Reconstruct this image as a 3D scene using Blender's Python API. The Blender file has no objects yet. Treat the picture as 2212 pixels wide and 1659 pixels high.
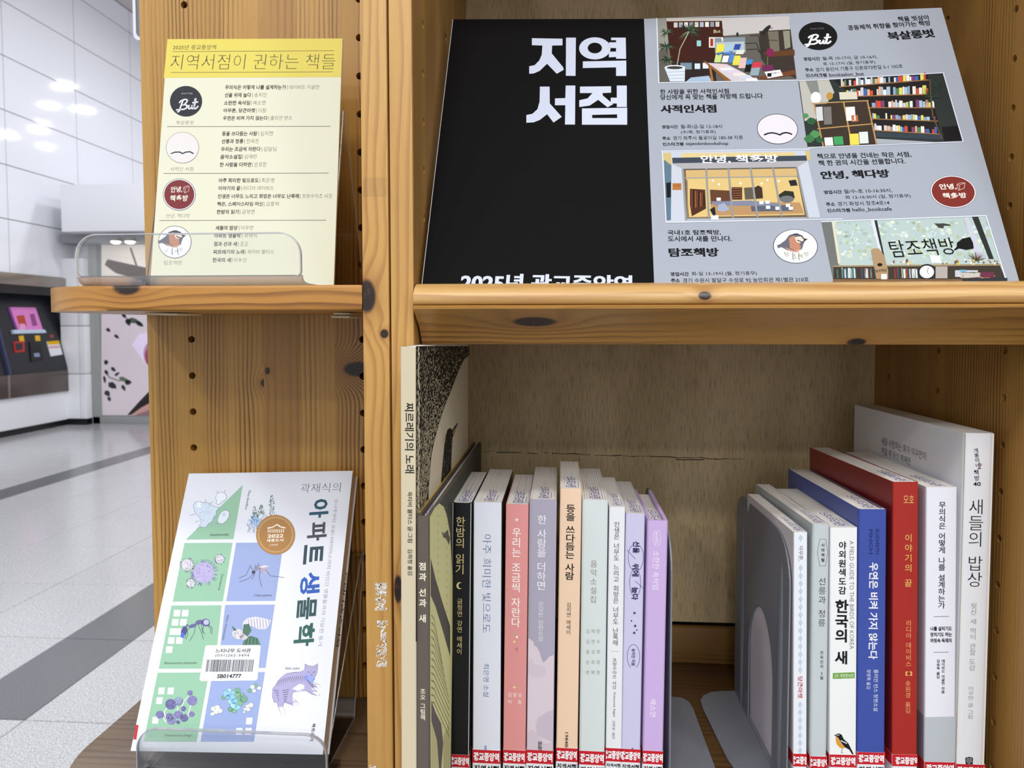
import bpy, bmesh, math, random
import numpy as np
from mathutils import Vector, Matrix
random.seed(7)
SC = bpy.context.scene
COL = SC.collection
EYE = 1270.0                       # camera height above the floor, mm

# ------------------------------------------------------------------ camera
FPX = 1534.0; CX, CY = 1106.0, 776.8
def _basis():
    d = np.array([1212.-CX, -(705.-CY), FPX]); d /= np.linalg.norm(d)
    r = math.radians(0.14)
    u = np.array([math.sin(r), math.cos(r), 0.]); z = u-d*u.dot(d); z /= np.linalg.norm(z)
    x = np.cross(d, z)
    if x[0] < 0: x = -x
    return np.array([x, d, z])
M = _basis()
def ray(px, py): return M@np.array([(px-CX)/FPX, -(py-CY)/FPX, 1.0])
def aX(px, py, X): r = ray(px, py); return r*(X/r[0])
def aY(px, py, Y): r = ray(px, py); return r*(Y/r[1])
def aZ(px, py, Z): r = ray(px, py); return r*(Z/r[2])
def proj(p):
    c = M.T@np.asarray(p, float); return np.array([CX+FPX*c[0]/c[2], CY-FPX*c[1]/c[2]])
def W(p): return Vector((p[0]/1000., p[1]/1000., (p[2]+EYE)/1000.))     # mm from the eye -> metres

cam = bpy.data.cameras.new('camera'); camo = bpy.data.objects.new('camera', cam); COL.objects.link(camo)
R, U, F = M[:, 0], M[:, 1], M[:, 2]
camo.matrix_world = Matrix(((R[0], U[0], -F[0], 0), (R[1], U[1], -F[1], 0), (R[2], U[2], -F[2], EYE/1000.), (0, 0, 0, 1)))
cam.sensor_width = 36; cam.lens = 36*FPX/2212.; cam.shift_y = (CY-829.5)/2212.; cam.clip_start = 0.02; cam.clip_end = 200
cam.dof.use_dof = True; cam.dof.focus_distance = 0.44; cam.dof.aperture_fstop = 20.0
SC.camera = camo

# ------------------------------------------------------------------ world, lamps, exposure
wd = bpy.data.worlds.new('world'); SC.world = wd; wd.use_nodes = True
wd.node_tree.nodes['Background'].inputs[0].default_value = (0.90, 0.94, 1.0, 1)
wd.node_tree.nodes['Background'].inputs[1].default_value = 1.2
def area(x, y, z, size, power, rx=0, ry=0, col=(1, .97, .93), shape='DISK', sy=None):
    l = bpy.data.lights.new('ceiling_lamp', 'AREA'); l.energy = power; l.size = size; l.shape = shape; l.color = col
    if sy: l.size_y = sy
    o = bpy.data.objects.new('ceiling_lamp', l); COL.objects.link(o); o.location = (x, y, z); o.rotation_euler = (rx, ry, 0)
    return o
for ly in (-9.0, -5.6, -2.4):
    for lx in (-3.6, -0.6, 2.4):
        area(lx, ly, 5.6, 0.7, 78)
for lx, ly in ((-2.77, 13.5), (-1.48, 14.9), (-3.89, 12.4), (-0.49, 16.4), (-3.3, 13.75), (-0.3, 15.4)):
    area(lx, ly, 5.6, 0.30, 22, col=(.95, .97, 1))
for ly in (3.5, 6.5, 9.5):
    for lx in (-3.4, -0.9):
        area(lx, ly, 5.6, 0.6, 84, col=(.95, .97, 1))
area(0.5, -1.6, 3.1, 0.6, 20, rx=math.radians(20))
SC.view_settings.view_transform = 'Standard'; SC.view_settings.look = 'None'
SC.view_settings.gamma = 1.0; SC.view_settings.use_curve_mapping = False
SC.view_settings.exposure = -0.36

# ------------------------------------------------------------------ helpers
def lin(h):
    if not isinstance(h, str): return tuple(h)
    h = h.lstrip('#'); o = []
    if len(h) == 3: h = ''.join(c*2 for c in h)
    for i in (0, 2, 4):
        c = int(h[i:i+2], 16)/255.
        o.append(c/12.92 if c <= .04045 else ((c+.055)/1.055)**2.4)
    return tuple(o)
def tag(o, label=None, cat=None, group=None, kind=None):
    if label: o['label'] = label
    if cat: o['category'] = cat
    if group: o['group'] = group
    if kind: o['kind'] = kind
    return o
def link(name, me, mat=None, parent=None):
    o = bpy.data.objects.new(name, me); COL.objects.link(o)
    if mat is not None and me is not None and len(me.materials) == 0:
        for m in (mat if isinstance(mat, (list, tuple)) else [mat]): me.materials.append(m)
    if parent is not None:
        o.parent = parent; o.location = -WL[parent.name]
        WL[o.name] = Vector((0, 0, 0))
    else: WL[o.name] = Vector((0, 0, 0))
    return o
WL = {}
def thing(name, at, label=None, cat=None, group=None, kind=None):
    """Empty at the base of a thing; its parts keep world coordinates."""
    o = bpy.data.objects.new(name, None); COL.objects.link(o); o.empty_display_size = .02
    o.location = W(at); WL[o.name] = W(at)
    return tag(o, label, cat, group, kind)
def pydata(name, verts, faces, mat=None, parent=None, mm=True, smooth=False, mats=None, fm=None):
    me = bpy.data.meshes.new(name)
    me.from_pydata([W(v) if mm else v for v in verts], [], faces); me.update()
    if fm:
        for i, m in enumerate(fm): me.polygons[i].material_index = m
    if smooth:
        for p in me.polygons: p.use_smooth = True
    return link(name, me, mats or mat, parent)
def bm_obj(name, bm, mat, parent=None, smooth_ang=None):
    bmesh.ops.recalc_face_normals(bm, faces=bm.faces)
    me = bpy.data.meshes.new(name); bm.to_mesh(me); bm.free()
    if smooth_ang:
        for p in me.polygons: p.use_smooth = True
        me.set_sharp_from_angle(angle=math.radians(smooth_ang))
    return link(name, me, mat, parent)
def frame(O, u, d, v):
    """local (a,b,c) mm -> world mm"""
    O, u, d, v = [np.asarray(t, float) for t in (O, u, d, v)]
    return lambda a, b, c: O+u*a+d*b+v*c
WF = frame((0, 0, 0), (1, 0, 0), (0, 1, 0), (0, 0, 1))
def add_box(bm, x0, x1, y0, y1, z0, z1, fr=WF, bev=0, seg=2):
    vs = [bm.verts.new(W(fr(x, y, z))) for x in (x0, x1) for y in (y0, y1) for z in (z0, z1)]
    fs = [bm.faces.new([vs[i] for i in q]) for q in ((0, 1, 3, 2), (4, 6, 7, 5), (0, 4, 5, 1), (2, 3, 7, 6), (0, 2, 6, 4), (1, 5, 7, 3))]
    if bev:
        es = {e for f in fs for e in f.edges}
        bmesh.ops.bevel(bm, geom=list(es), offset=bev/1000., segments=seg, profile=.6, affect='EDGES')
def box(name, x0, x1, y0, y1, z0, z1, mat, parent=None, bev=0, fr=WF, seg=2):
    bm = bmesh.new(); add_box(bm, x0, x1, y0, y1, z0, z1, fr, bev, seg)
    return bm_obj(name, bm, mat, parent, 40 if bev else None)
def prism(name, prof, l0, l1, fr, mat, parent=None, smooth=30, caps=True):
    """profile of (b,c) points swept along a from l0 to l1 in frame fr"""
    bm = bmesh.new()
    A = [bm.verts.new(W(fr(l0, b, c))) for b, c in prof]; B = [bm.verts.new(W(fr(l1, b, c))) for b, c in prof]
    n = len(prof)
    for i in range(n): bm.faces.new((A[i], A[(i+1) % n], B[(i+1) % n], B[i]))
    if caps: bm.faces.new(A); bm.faces.new(B[::-1])
    return bm_obj(name, bm, mat, parent, smooth)
def rrect(x0, x1, y0, y1, r, n=6):
    """r = radii of (bl, br, tr, tl)"""
    if not isinstance(r, (list, tuple)): r = (r,)*4
    pts = []
    for (cx, cy, a0), q in zip(((x0, y0, 180), (x1, y0, 270), (x1, y1, 0), (x0, y1, 90)), r):
        if q <= 0: pts.append((cx, cy)); continue
        ox = cx+q if cx == x0 else cx-q; oy = cy+q if cy == y0 else cy-q
        for k in range(n+1):
            a = math.radians(a0+90*k/n); pts.append((ox+q*math.cos(a), oy+q*math.sin(a)))
    return pts
def circ(cx, cy, r, n=20, ry=None): return [(cx+r*math.cos(2*math.pi*k/n), cy+(ry or r)*math.sin(2*math.pi*k/n)) for k in range(n)]
def plate(name, outline, holes, t, fr, mat, parent=None, bev=0.0):
    """flat board with real holes; outline in local (a,c), thickness along b from 0 to t"""
    c = bpy.data.curves.new('tmp', 'CURVE'); c.dimensions = '2D'; c.fill_mode = 'BOTH'; c.extrude = t/2000.; c.bevel_depth = bev/1000.; c.bevel_resolution = 1
    if bev: c.extrude -= bev/1000.; c.offset = -bev/1000.
    for pts in [outline]+list(holes):
        s = c.splines.new('POLY'); s.points.add(len(pts)-1)
        for i, p in enumerate(pts): s.points[i].co = (p[0]/1000., p[1]/1000., 0, 1)
        s.use_cyclic_u = True
    o = bpy.data.objects.new('tmp', c)
    me = o.to_mesh().copy(); o.to_mesh_clear(); bpy.data.objects.remove(o); bpy.data.curves.remove(c)
    me.name = name
    for v in me.vertices: v.co = W(fr(v.co.x*1000, t/2-v.co.z*1000, v.co.y*1000))
    me.update(); me.materials.clear()
    for p in me.polygons: p.use_smooth = False
    return link(name, me, mat, parent)

# ------------------------------------------------------------------ materials
MATS = {}
class NT:
    def __init__(s, name):
        s.m = bpy.data.materials.new(name); s.m.use_nodes = True; s.t = s.m.node_tree
        s.b = s.t.nodes['Principled BSDF']; s.out = s.t.nodes['Material Output']
    def n(s, ty, ins=None, **kw):
        q = s.t.nodes.new(ty)
        for k, v in kw.items(): setattr(q, k, v)
        for k, v in (ins or {}).items():
            if isinstance(v, bpy.types.NodeSocket): s.t.links.new(v, q.inputs[k])
            else: q.inputs[k].default_value = v
        return q
    def math(s, op, a, b=None, c=None, clamp=False):
        ins = {0: a}
        if b is not None: ins[1] = b
        if c is not None: ins[2] = c
        return s.n('ShaderNodeMath', ins, operation=op, use_clamp=clamp).outputs[0]
    def mix(s, f, a, b, mode='MIX'):
        q = s.n('ShaderNodeMix', data_type='RGBA', blend_type=mode)
        for k, v in ((0, f), (6, a), (7, b)):
            if isinstance(v, bpy.types.NodeSocket): s.t.links.new(v, q.inputs[k])
            elif k == 0: q.inputs[k].default_value = v
            else: q.inputs[k].default_value = (*v[:3], 1)
        return q.outputs[2]
    def vec(s, x, y, z): return s.n('ShaderNodeCombineXYZ', {0: x, 1: y, 2: z}).outputs[0]
    def noise(s, v, scale=1, detail=3, rough=.5): return s.n('ShaderNodeTexNoise', {'Vector': v, 'Scale': scale, 'Detail': detail, 'Roughness': rough}).outputs[0]
    def ramp(s, f, lo, hi): return s.n('ShaderNodeMapRange', {0: f, 1: lo, 2: hi, 3: 0., 4: 1.}, interpolation_type='SMOOTHSTEP', clamp=True).outputs[0]
    def base(s, sock): s.t.links.new(sock, s.b.inputs['Base Color'])
    def bump(s, h, strength=.1, dist=.0005):
        q = s.n('ShaderNodeBump', {'Height': h, 'Strength': strength, 'Distance': dist}); s.t.links.new(q.outputs[0], s.b.inputs['Normal'])
def mat(name, col, rough=.5, metal=0., spec=.5, emit=0., noise=0., nscale=400, bump=0., coat=0.):
    if name in MATS: return MATS[name]
    k = NT(name); k.b.inputs['Base Color'].default_value = (*lin(col), 1); k.b.inputs['Roughness'].default_value = rough
    k.b.inputs['Metallic'].default_value = metal; k.b.inputs['Specular IOR Level'].default_value = spec; k.b.inputs['Coat Weight'].default_value = coat
    if emit: k.b.inputs['Emission Color'].default_value = (*lin(col), 1); k.b.inputs['Emission Strength'].default_value = emit
    if noise or bump:
        g = k.n('ShaderNodeTexCoord').outputs['Object']; nz = k.noise(g, nscale, 4, .6)
        if noise:
            c = lin(col); k.base(k.mix(nz, tuple(x*(1-noise) for x in c), tuple(min(1, x*(1+noise)) for x in c)))
        if bump: k.bump(nz, bump)
    MATS[name] = k.m; return k.m
def wood(name, along='Z', across='X', period=3.6, light='#d2a263', dark='#9c6630', line=.55, seed=0., knots=(), rough=.42, rnd=0., warp=9., tone=.12, red=None, fib=.16):
    k = NT(name); tc = k.n('ShaderNodeTexCoord').outputs['Object']; sp = k.n('ShaderNodeSeparateXYZ', {0: tc}).outputs
    idx = {'X': 0, 'Y': 1, 'Z': 2}
    def mmc(ax): 
        v = k.math('MULTIPLY', sp[idx[ax]], 1000.)
        return k.math('SUBTRACT', v, EYE) if ax == 'Z' else v
    a = mmc(along); c0 = mmc(across); third = [x for x in 'XYZ' if x not in (along, across)][0]
    c = k.math('ADD', c0, k.math('MULTIPLY', mmc(third), .31))
    sd = seed
    if rnd:
        rv = k.n('ShaderNodeObjectInfo').outputs['Random']; sd = k.math('MULTIPLY', rv, rnd*97.)
    cs = k.math('ADD', c, sd)
    n1 = k.noise(k.vec(k.math('MULTIPLY', cs, .018), k.math('MULTIPLY', a, .0042), sd), 1, 2, .5)
    n2 = k.noise(k.vec(k.math('MULTIPLY', cs, .09), k.math('MULTIPLY', a, .02), sd), 1, 2, .5)
    t = k.math('DIVIDE', k.math('ADD', k.math('ADD', cs, k.math('MULTIPLY', n1, warp*2)), k.math('MULTIPLY', n2, 2.2)), period)
    core = None; halo = None
    for (ka, kc, kr, kk) in knots:
        da = k.math('DIVIDE', k.math('SUBTRACT', a, ka), kr*kk); dc = k.math('DIVIDE', k.math('SUBTRACT', c0, kc), kr)
        d2 = k.math('ADD', k.math('MULTIPLY', da, da), k.math('MULTIPLY', dc, dc))
        g = k.math('POWER', 2.718, k.math('MULTIPLY', d2, -.22))
        t = k.math('ADD', t, k.math('MULTIPLY', g, kr*2.0/period))
        cc = k.math('SUBTRACT', 1., k.ramp(k.math('ADD', d2, k.math('MULTIPLY', n2, .5)), .75, 1.45))
        core = cc if core is None else k.math('MAXIMUM', core, cc); halo = g if halo is None else k.math('MAXIMUM', halo, g)
    fr = k.math('FRACT', t)
    s1 = k.ramp(fr, .35, .86); s2 = k.math('SUBTRACT', 1., k.ramp(fr, .88, 1.0)); s = k.math('MULTIPLY', s1, s2)
    amp = k.noise(k.vec(k.math('MULTIPLY', cs, .05), k.math('MULTIPLY', a, .003), 5.), 1, 1)
    s = k.math('MULTIPLY', s, k.math('MULTIPLY', k.ramp(amp, .3, .65), line))
    L, D = lin(light), lin(dark)
    L = (L[0]*.85, L[1]*.85, L[2]*.69); D = tuple(x*.85 for x in D)
    big = k.noise(k.vec(k.math('MULTIPLY', cs, .03), k.math('MULTIPLY', a, .006), 9.), 1, 2)
    colr = k.mix(k.math('MULTIPLY', k.ramp(big, .35, .7), tone*2), L, tuple(x*.72 for x in L[:1])+tuple(x*.62 for x in L[1:]))
    colr = k.mix(s, colr, D)
    fb = k.noise(k.vec(k.math('MULTIPLY', cs, 1.7), k.math('MULTIPLY', a, .05), 2.), 1, 3, .6)
    colr = k.mix(k.math('MULTIPLY', k.ramp(fb, .45, .75), fib), colr, tuple(x*.55 for x in D))
    if rnd:
        colr = k.mix(k.math('MULTIPLY', k.math('FRACT', k.math('MULTIPLY', rv, 7.3)), .30), colr, tuple(x*.8 for x in D))
    if core is not None:
        colr = k.mix(k.math('MULTIPLY', k.math('MULTIPLY', halo, halo), .6), colr, lin('#8a5020'))
        kn = k.noise(k.vec(k.math('MULTIPLY', cs, .3), k.math('MULTIPLY', a, .3), 1.), 1, 3)
        colr = k.mix(k.math('MULTIPLY', core, k.ramp(kn, -.3, .5)), colr, lin('#22120a'))
    k.base(colr); k.b.inputs['Roughness'].default_value = rough; k.b.inputs['Coat Weight'].default_value = .12; k.b.inputs['Coat Roughness'].default_value = .25
    k.bump(fb, .12, .0003)
    MATS[name] = k.m; return k.m
def print_mat(name, rough=.42, metal=0., coat=0., grain=.04, spec=.5):
    k = NT(name); at = k.n('ShaderNodeAttribute', attribute_name='Col').outputs['Color']
    g = k.n('ShaderNodeTexCoord').outputs['Object']; nz = k.noise(g, 1500, 2, .5)
    k.base(k.mix(k.math('MULTIPLY', nz, grain), at, (.05, .05, .05)))
    k.b.inputs['Specular IOR Level'].default_value = spec
    k.b.inputs['Roughness'].default_value = rough; k.b.inputs['Metallic'].default_value = metal; k.b.inputs['Coat Weight'].default_value = coat
    MATS[name] = k.m; return k.m
PM = print_mat('printed_ink', .6, spec=.25); PMG = print_mat('glossy_ink', .4); FOIL = print_mat('foil_ink', .3, .45, .1)
def acrylic(name, tint, facing):
    k = NT(name); tr = k.n('ShaderNodeBsdfTransparent', {0: (*tint, 1)}).outputs[0]
    gl = k.n('ShaderNodeBsdfGlossy', {'Color': (1, 1, 1, 1), 'Roughness': .03}).outputs[0]
    fz = k.n('ShaderNodeFresnel', {'IOR': 1.49}).outputs[0]
    mx = k.n('ShaderNodeMixShader', {0: k.math('MULTIPLY', fz, facing, clamp=True), 1: tr, 2: gl}).outputs[0]
    k.t.links.new(mx, k.out.inputs[0]); return k.m
ACR = acrylic('clear_acrylic', (.97, .975, .975), 1.2)
k = NT('acrylic_edge_glint'); tr = k.n('ShaderNodeBsdfTransparent', {0: (.75, .76, .78, 1)}).outputs[0]
pb = k.n('ShaderNodeAddShader', {0: k.n('ShaderNodeBsdfGlossy', {'Color': (.45, .46, .48, 1), 'Roughness': .12}).outputs[0], 1: k.n('ShaderNodeBsdfDiffuse', {'Color': (.4, .4, .42, 1)}).outputs[0]}).outputs[0]  # pale diffuse share painted in for inner reflections of edges and upper tray
k.t.links.new(k.n('ShaderNodeMixShader', {0: .5, 1: tr, 2: pb}).outputs[0], k.out.inputs[0]); ACE = k.m; ACT = acrylic('dark_acrylic', (.74, .73, .73), .12)  # lower stand's tray and base: clear acrylic given a darker tint, weaker gloss

# ------------------------------------------------------------------ print on surfaces
class Surf:
    def __init__(s, O, u, v, n=None):
        s.O = np.asarray(O, float); s.u = np.asarray(u, float)/np.linalg.norm(u); v = np.asarray(v, float)
        v = v-s.u*s.u.dot(v); s.v = v/np.linalg.norm(v); s.n = np.cross(s.u, s.v)
    def pt(s, u, v, h=0): return s.O+s.u*u+s.v*v+s.n*h
    def uv(s, px, py):
        r = ray(px, py); t = s.n.dot(s.O)/s.n.dot(r); q = r*t-s.O
        return np.array([q.dot(s.u), q.dot(s.v)])
def off3(O, P3, Q3):
    return Surf(O, np.asarray(P3)-np.asarray(O), np.asarray(Q3)-np.asarray(O))
class Poster:
    """board bent along one upright fold: left part flat, the other part turning towards the front"""
    def __init__(s, B, T, us, Wd, H): s.B = [np.asarray(b) for b in B]; s.T = [np.asarray(t) for t in T]; s.us = us; s.Wd = Wd; s.H = H
    def pt(s, u, v, h=0):
        a = u/s.Wd; b = v/s.H
        i = 0 if a < s.us[1] else 1
        f = (a-s.us[i])/(s.us[i+1]-s.us[i])
        p0 = s.B[i]*(1-f)+s.B[i+1]*f; p1 = s.T[i]*(1-f)+s.T[i+1]*f
        p = p0*(1-b)+p1*b
        if h:
            n = np.cross(s.B[i+1]-s.B[i], p1-p0); n /= np.linalg.norm(n); p = p+n*h
        return p
    def uv(s, px, py):
        x = np.array([s.Wd*.5, s.H*.5]); tgt = np.array([px, py], float)
        for _ in range(12):
            f0 = proj(s.pt(*x)); e = tgt-f0
            if abs(e).max() < .02: break
            J = np.array([(proj(s.pt(x[0]+1, x[1]))-f0), (proj(s.pt(x[0], x[1]+1))-f0)]).T
            x = x+np.linalg.solve(J, e)
        return x
_gl = {}; _fo = {}
def glyph(t, b, res=2):
    key = (t, b, res)
    if key in _gl: return _gl[key]
    if 'o' not in _fo:
        _fo['c'] = bpy.data.curves.new('t', 'FONT'); _fo['o'] = bpy.data.objects.new('t', _fo['c'])
    c, o = _fo['c'], _fo['o']; c.body = t; c.size = 1; c.offset = b; c.resolution_u = res; c.fill_mode = 'FRONT'
    me = o.to_mesh()
    n = len(me.vertices); co = np.zeros(n*3); me.vertices.foreach_get('co', co); co = co.reshape(-1, 3)[:, :2].copy()
    fs = [tuple(p.vertices) for p in me.polygons]
    o.to_mesh_clear()
    _gl[key] = (co, fs); return _gl[key]
LAY = .03
class Print:
    def __init__(s, surf): s.s = surf; s.v = []; s.f = []; s.c = []
    def uv(s, p): return s.s.uv(*p)
    def poly(s, pts, col, lay=1, px=True, faces=None):
        o = len(s.v); q = [s.s.uv(*p) for p in pts] if px else pts
        s.v += [(a[0], a[1], lay) for a in q]
        for f in (faces or [tuple(range(len(pts)))]): s.f.append(tuple(o+i for i in f)); s.c.append(lin(col))
    def ell(s, cx, cy, rx, ry=None, col='#fff', lay=1, n=24, rot=0):
        ry = ry or rx; c, d = math.cos(rot), math.sin(rot)
        s.poly([(cx+rx*math.cos(t)*c-ry*math.sin(t)*d, cy+rx*math.cos(t)*d+ry*math.sin(t)*c) for t in [2*math.pi*i/n for i in range(n)]], col, lay)
    def line(s, pts, w, col, lay=2, taper=False, closed=False):
        q = [np.array(s.s.uv(*p)) for p in pts]; sc = s.mm(*pts[0])*w/2
        if closed: q.append(q[0])
        m = len(q)
        for i in range(m-1):
            a, b = q[i], q[i+1]; t = b-a; L = np.linalg.norm(t)
            if L < 1e-6: continue
            t /= L; n = np.array([-t[1], t[0]])
            w0 = sc*(1-i/(m-1)) if taper else sc; w1 = sc*(1-(i+1)/(m-1)*.98) if taper else sc
            e = t*sc*.4
            s.poly([a-e+n*w0, a-e-n*w0, b+e-n*w1, b+e+n*w1], col, lay, px=False)
    def ring(s, cx, cy, rx, ry, w, col, lay=2, n=28, a0=0, a1=360, rot=0):
        c, d = math.cos(rot), math.sin(rot); P = []
        for i in range(n+1):
            t = math.radians(a0+(a1-a0)*i/n); x, y = rx*math.cos(t), ry*math.sin(t); P.append((cx+x*c-y*d, cy+x*d+y*c))
        s.line(P, w, col, lay)
    def mm(s, px, py):
        a = s.s.uv(px, py); return .5*(np.linalg.norm(s.s.uv(px+1, py)-a)+np.linalg.norm(s.s.uv(px, py+1)-a))
    def _put(s, g, org, e1, e2, col, lay):
        co, fs = g; o = len(s.v); q = org+co[:, :1]*e1+co[:, 1:2]*e2
        s.v += [(a[0], a[1], lay) for a in q]
        for f in fs: s.f.append(tuple(o+i for i in f)); s.c.append(lin(col))
    def text(s, t, p0, p1, h=None, col='#111111', b=0, lay=3, res=2, slant=0):
        """one line: p0,p1 = pixels of the middle of the left and right ends; h = glyph height in px"""
        a, c = np.array(s.uv(p0)), np.array(s.uv(p1)); d = c-a; L = np.linalg.norm(d); e = d/L; up = np.array([-e[1], e[0]])
        co, fs = glyph(t, b, res)
        if len(co) == 0: return
        x0, x1 = co[:, 0].min(), co[:, 0].max(); y0, y1 = co[:, 1].min(), co[:, 1].max()
        sx = L/(x1-x0); sy = sx if h is None else s.hmm(p0, e, up, h)/(y1-y0)
        q = (co-np.array([x0, (y0+y1)/2])); q = q+np.outer(q[:, 1]*slant, [1, 0])
        s._put((q, fs), a, e*sx, up*sy, col, lay)
    def hmm(s, p, e, up, h):
        o = s.s.pt(*s.s.uv(*p)); a = np.array(s.s.uv(*p)); q = a+up; k = np.linalg.norm(proj(s.s.pt(*q))-proj(o)); return h/k
    def stack(s, t, p0, p1, w, col='#111111', b=0, lay=3, sp=.5, res=2):
        """upright glyphs, one under another, from p0 (top) to p1 (bottom); w = glyph width in px"""
        a, c = np.array(s.uv(p0)), np.array(s.uv(p1)); d = c-a; L = np.linalg.norm(d); e = d/L
        ws = [sp if ch == ' ' else 1. for ch in t]; cell = L/sum(ws)
        right = np.array([-e[1], e[0]]); up = -e
        if right.dot(np.array(s.uv((p0[0]+5, p0[1])))-a) < 0: right = -right
        wmm = s.hmm(p0, e, right, w); em = wmm/.82; ey = min(em, cell/.98) if len(t) > 1 else em
        pos = 0
        for ch, q in zip(t, ws):
            m = a+e*cell*(pos+q/2); pos += q
            if ch == ' ': continue
            co, fs = glyph(ch, b, res)
            cx = .46 if ord(ch) > 0x2000 else (co[:, 0].min()+co[:, 0].max())/2
            s._put((co-np.array([cx, .38]), fs), m, right*em, up*ey, col, lay)
    def build(s, name, parent=None, mat_=None, cuts=None, base=0.0):
        mat_ = mat_ or PM
        if not s.f: return None
        bm = bmesh.new(); cl = bm.faces.layers.int.new('c'); vs = [bm.verts.new(v) for v in s.v]
        for i, f in enumerate(s.f):
            try: q = bm.faces.new([vs[j] for j in f]); q[cl] = i
            except ValueError: pass
        if cuts:
            for ax, val in cuts:
                n = (1, 0, 0) if ax == 0 else (0, 1, 0)
                bmesh.ops.bisect_plane(bm, geom=bm.verts[:]+bm.edges[:]+bm.faces[:], dist=1e-5, plane_co=tuple(val*x for x in n), plane_no=n)
            bmesh.ops.triangulate(bm, faces=[f for f in bm.faces if len(f.verts) > 4])
        else:
            bmesh.ops.triangulate(bm, faces=[f for f in bm.faces if len(f.verts) > 4])
        for v in bm.verts: v.co = W(s.s.pt(v.co.x, v.co.y, base+v.co.z*LAY))
        me = bpy.data.meshes.new(name); cols = [s.c[f[cl]] for f in bm.faces]; nl = [len(f.verts) for f in bm.faces]
        bm.to_mesh(me); bm.free()
        at = me.color_attributes.new('Col', 'FLOAT_COLOR', 'CORNER')
        arr = np.repeat(np.array([(*c, 1.) for c in cols]), nl, axis=0).ravel()
        at.data.foreach_set('color', arr)
        lay = me.attributes.get('c')
        if lay: me.attributes.remove(lay)
        return link(name, me, mat_, parent)
# ------------------------------------------------------------------ the hall
k = NT('granite'); g = k.n('ShaderNodeTexCoord').outputs['Object']
n1 = k.noise(g, 260, 4, .7); n2 = k.noise(g, 90, 3, .6); rv = k.n('ShaderNodeObjectInfo').outputs['Random']
c = k.mix(k.ramp(n1, .44, .58), lin('#8f8f92'), lin('#dbdadc')); c = k.mix(k.math('MULTIPLY', k.ramp(n2, .5, .7), .35), c, lin('#e6e5e6'))
c = k.mix(k.math('MULTIPLY', rv, .12), c, lin('#8a8a8c')); k.base(c); k.b.inputs['Roughness'].default_value = .16; GRAN = k.m
k = NT('dark_granite'); g = k.n('ShaderNodeTexCoord').outputs['Object']; n1 = k.noise(g, 300, 4, .7)
k.base(k.mix(k.ramp(n1, .4, .65), lin('#56575a'), lin('#77787b'))); k.b.inputs['Roughness'].default_value = .2; DGRAN = k.m
PANEL = mat('white_panel', '#e8e9ef', .07); PANELM = mat('white_panel_plain', '#f0f1f5', .3)
GROUT = mat('grout', '#6f6f73', .7); STEEL = mat('brushed_steel', '#a39c93', .28, .9); DSTEEL = mat('dark_steel', '#6f6762', .3, .8)
BLACKB = mat('black_skirting', '#17181a', .25); GREYF = mat('grey_frame', '#9b9f9c', .4)
fl = link('floor', bpy.data.meshes.new('floor'), GROUT); fl['kind'] = 'structure'
bm = bmesh.new(); add_box(bm, -9000, 5000, -12000, 18000, -EYE-60, -EYE-2); bm.to_mesh(fl.data); bm.free()
tm = {}
def tile_mesh(w, d, mt):
    key = (round(w), round(d), mt.name)
    if key not in tm:
        bm = bmesh.new(); f2 = lambda a, b, c: np.array([a, b, c-EYE])
        add_box(bm, 2, w-2, 2, d-2, -6, 0, f2, 1.0, 1)
        me = bpy.data.meshes.new('tile'); bm.to_mesh(me); bm.free(); me.materials.append(mt); tm[key] = me
    return tm[key]
cols = [(-1727, -1127, 0), (-1127, -527, 0), (-2016, -1727, 1), (-2480, -2016, 0), (-3070, -2480, 0), (-3660, -3070, 0), (-4108, -3660, 0), (-4363, -4108, 1), (-4963, -4363, 0), (-5563, -4963, 0), (-6163, -5563, 0), (-6763, -6163, 0)]
y0 = 2125-585
for j in range(0, 15):
    ya = y0+585*j
    for (xa, xb, dk) in cols:
        if xa > -1700 and j > 4: continue
        if xa < -1.02*ya-900 or xb > -.42*ya+420: continue
        o = bpy.data.objects.new('tile', tile_mesh(xb-xa, 585, DGRAN if (dk and ya > 2000) or (ya < 2000 and xb <= -1735 and xa > -2500) else GRAN)); COL.objects.link(o)
        o.parent = fl; o.location = (xa/1000., ya/1000., 0)
# long wall with glossy panels
XW = -6400.
wl = link('wall_left', bpy.data.meshes.new('wall_left'), GROUT); wl['kind'] = 'structure'
bm = bmesh.new(); ZC_, ZL_, YE_ = aX(0, 590, XW)[2], aX(0, 861, XW)[2], aX(151, 700, XW)[1]
add_box(bm, XW-400, XW-14, 3000, 18000, ZC_, 4700); add_box(bm, XW-400, XW-14, 3000, 18000, -EYE, ZL_); add_box(bm, XW-400, XW-14, YE_, 18000, ZL_, ZC_); add_box(bm, XW-400, XW-360, 3000, YE_, ZL_, ZC_); bm.to_mesh(wl.data); bm.free()
zr = [aX(0, y, XW)[2] for y in (587.7, 470, 350, 234, 116)]
pit = (zr[4]-zr[0])/4.; zs = [zr[0]+pit*i for i in range(-0, 7)]
yv = [aX(x, 300, XW)[1] for x in (12, 165, 285)]; yp = (yv[2]-yv[0])/2.
pm = {}
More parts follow.
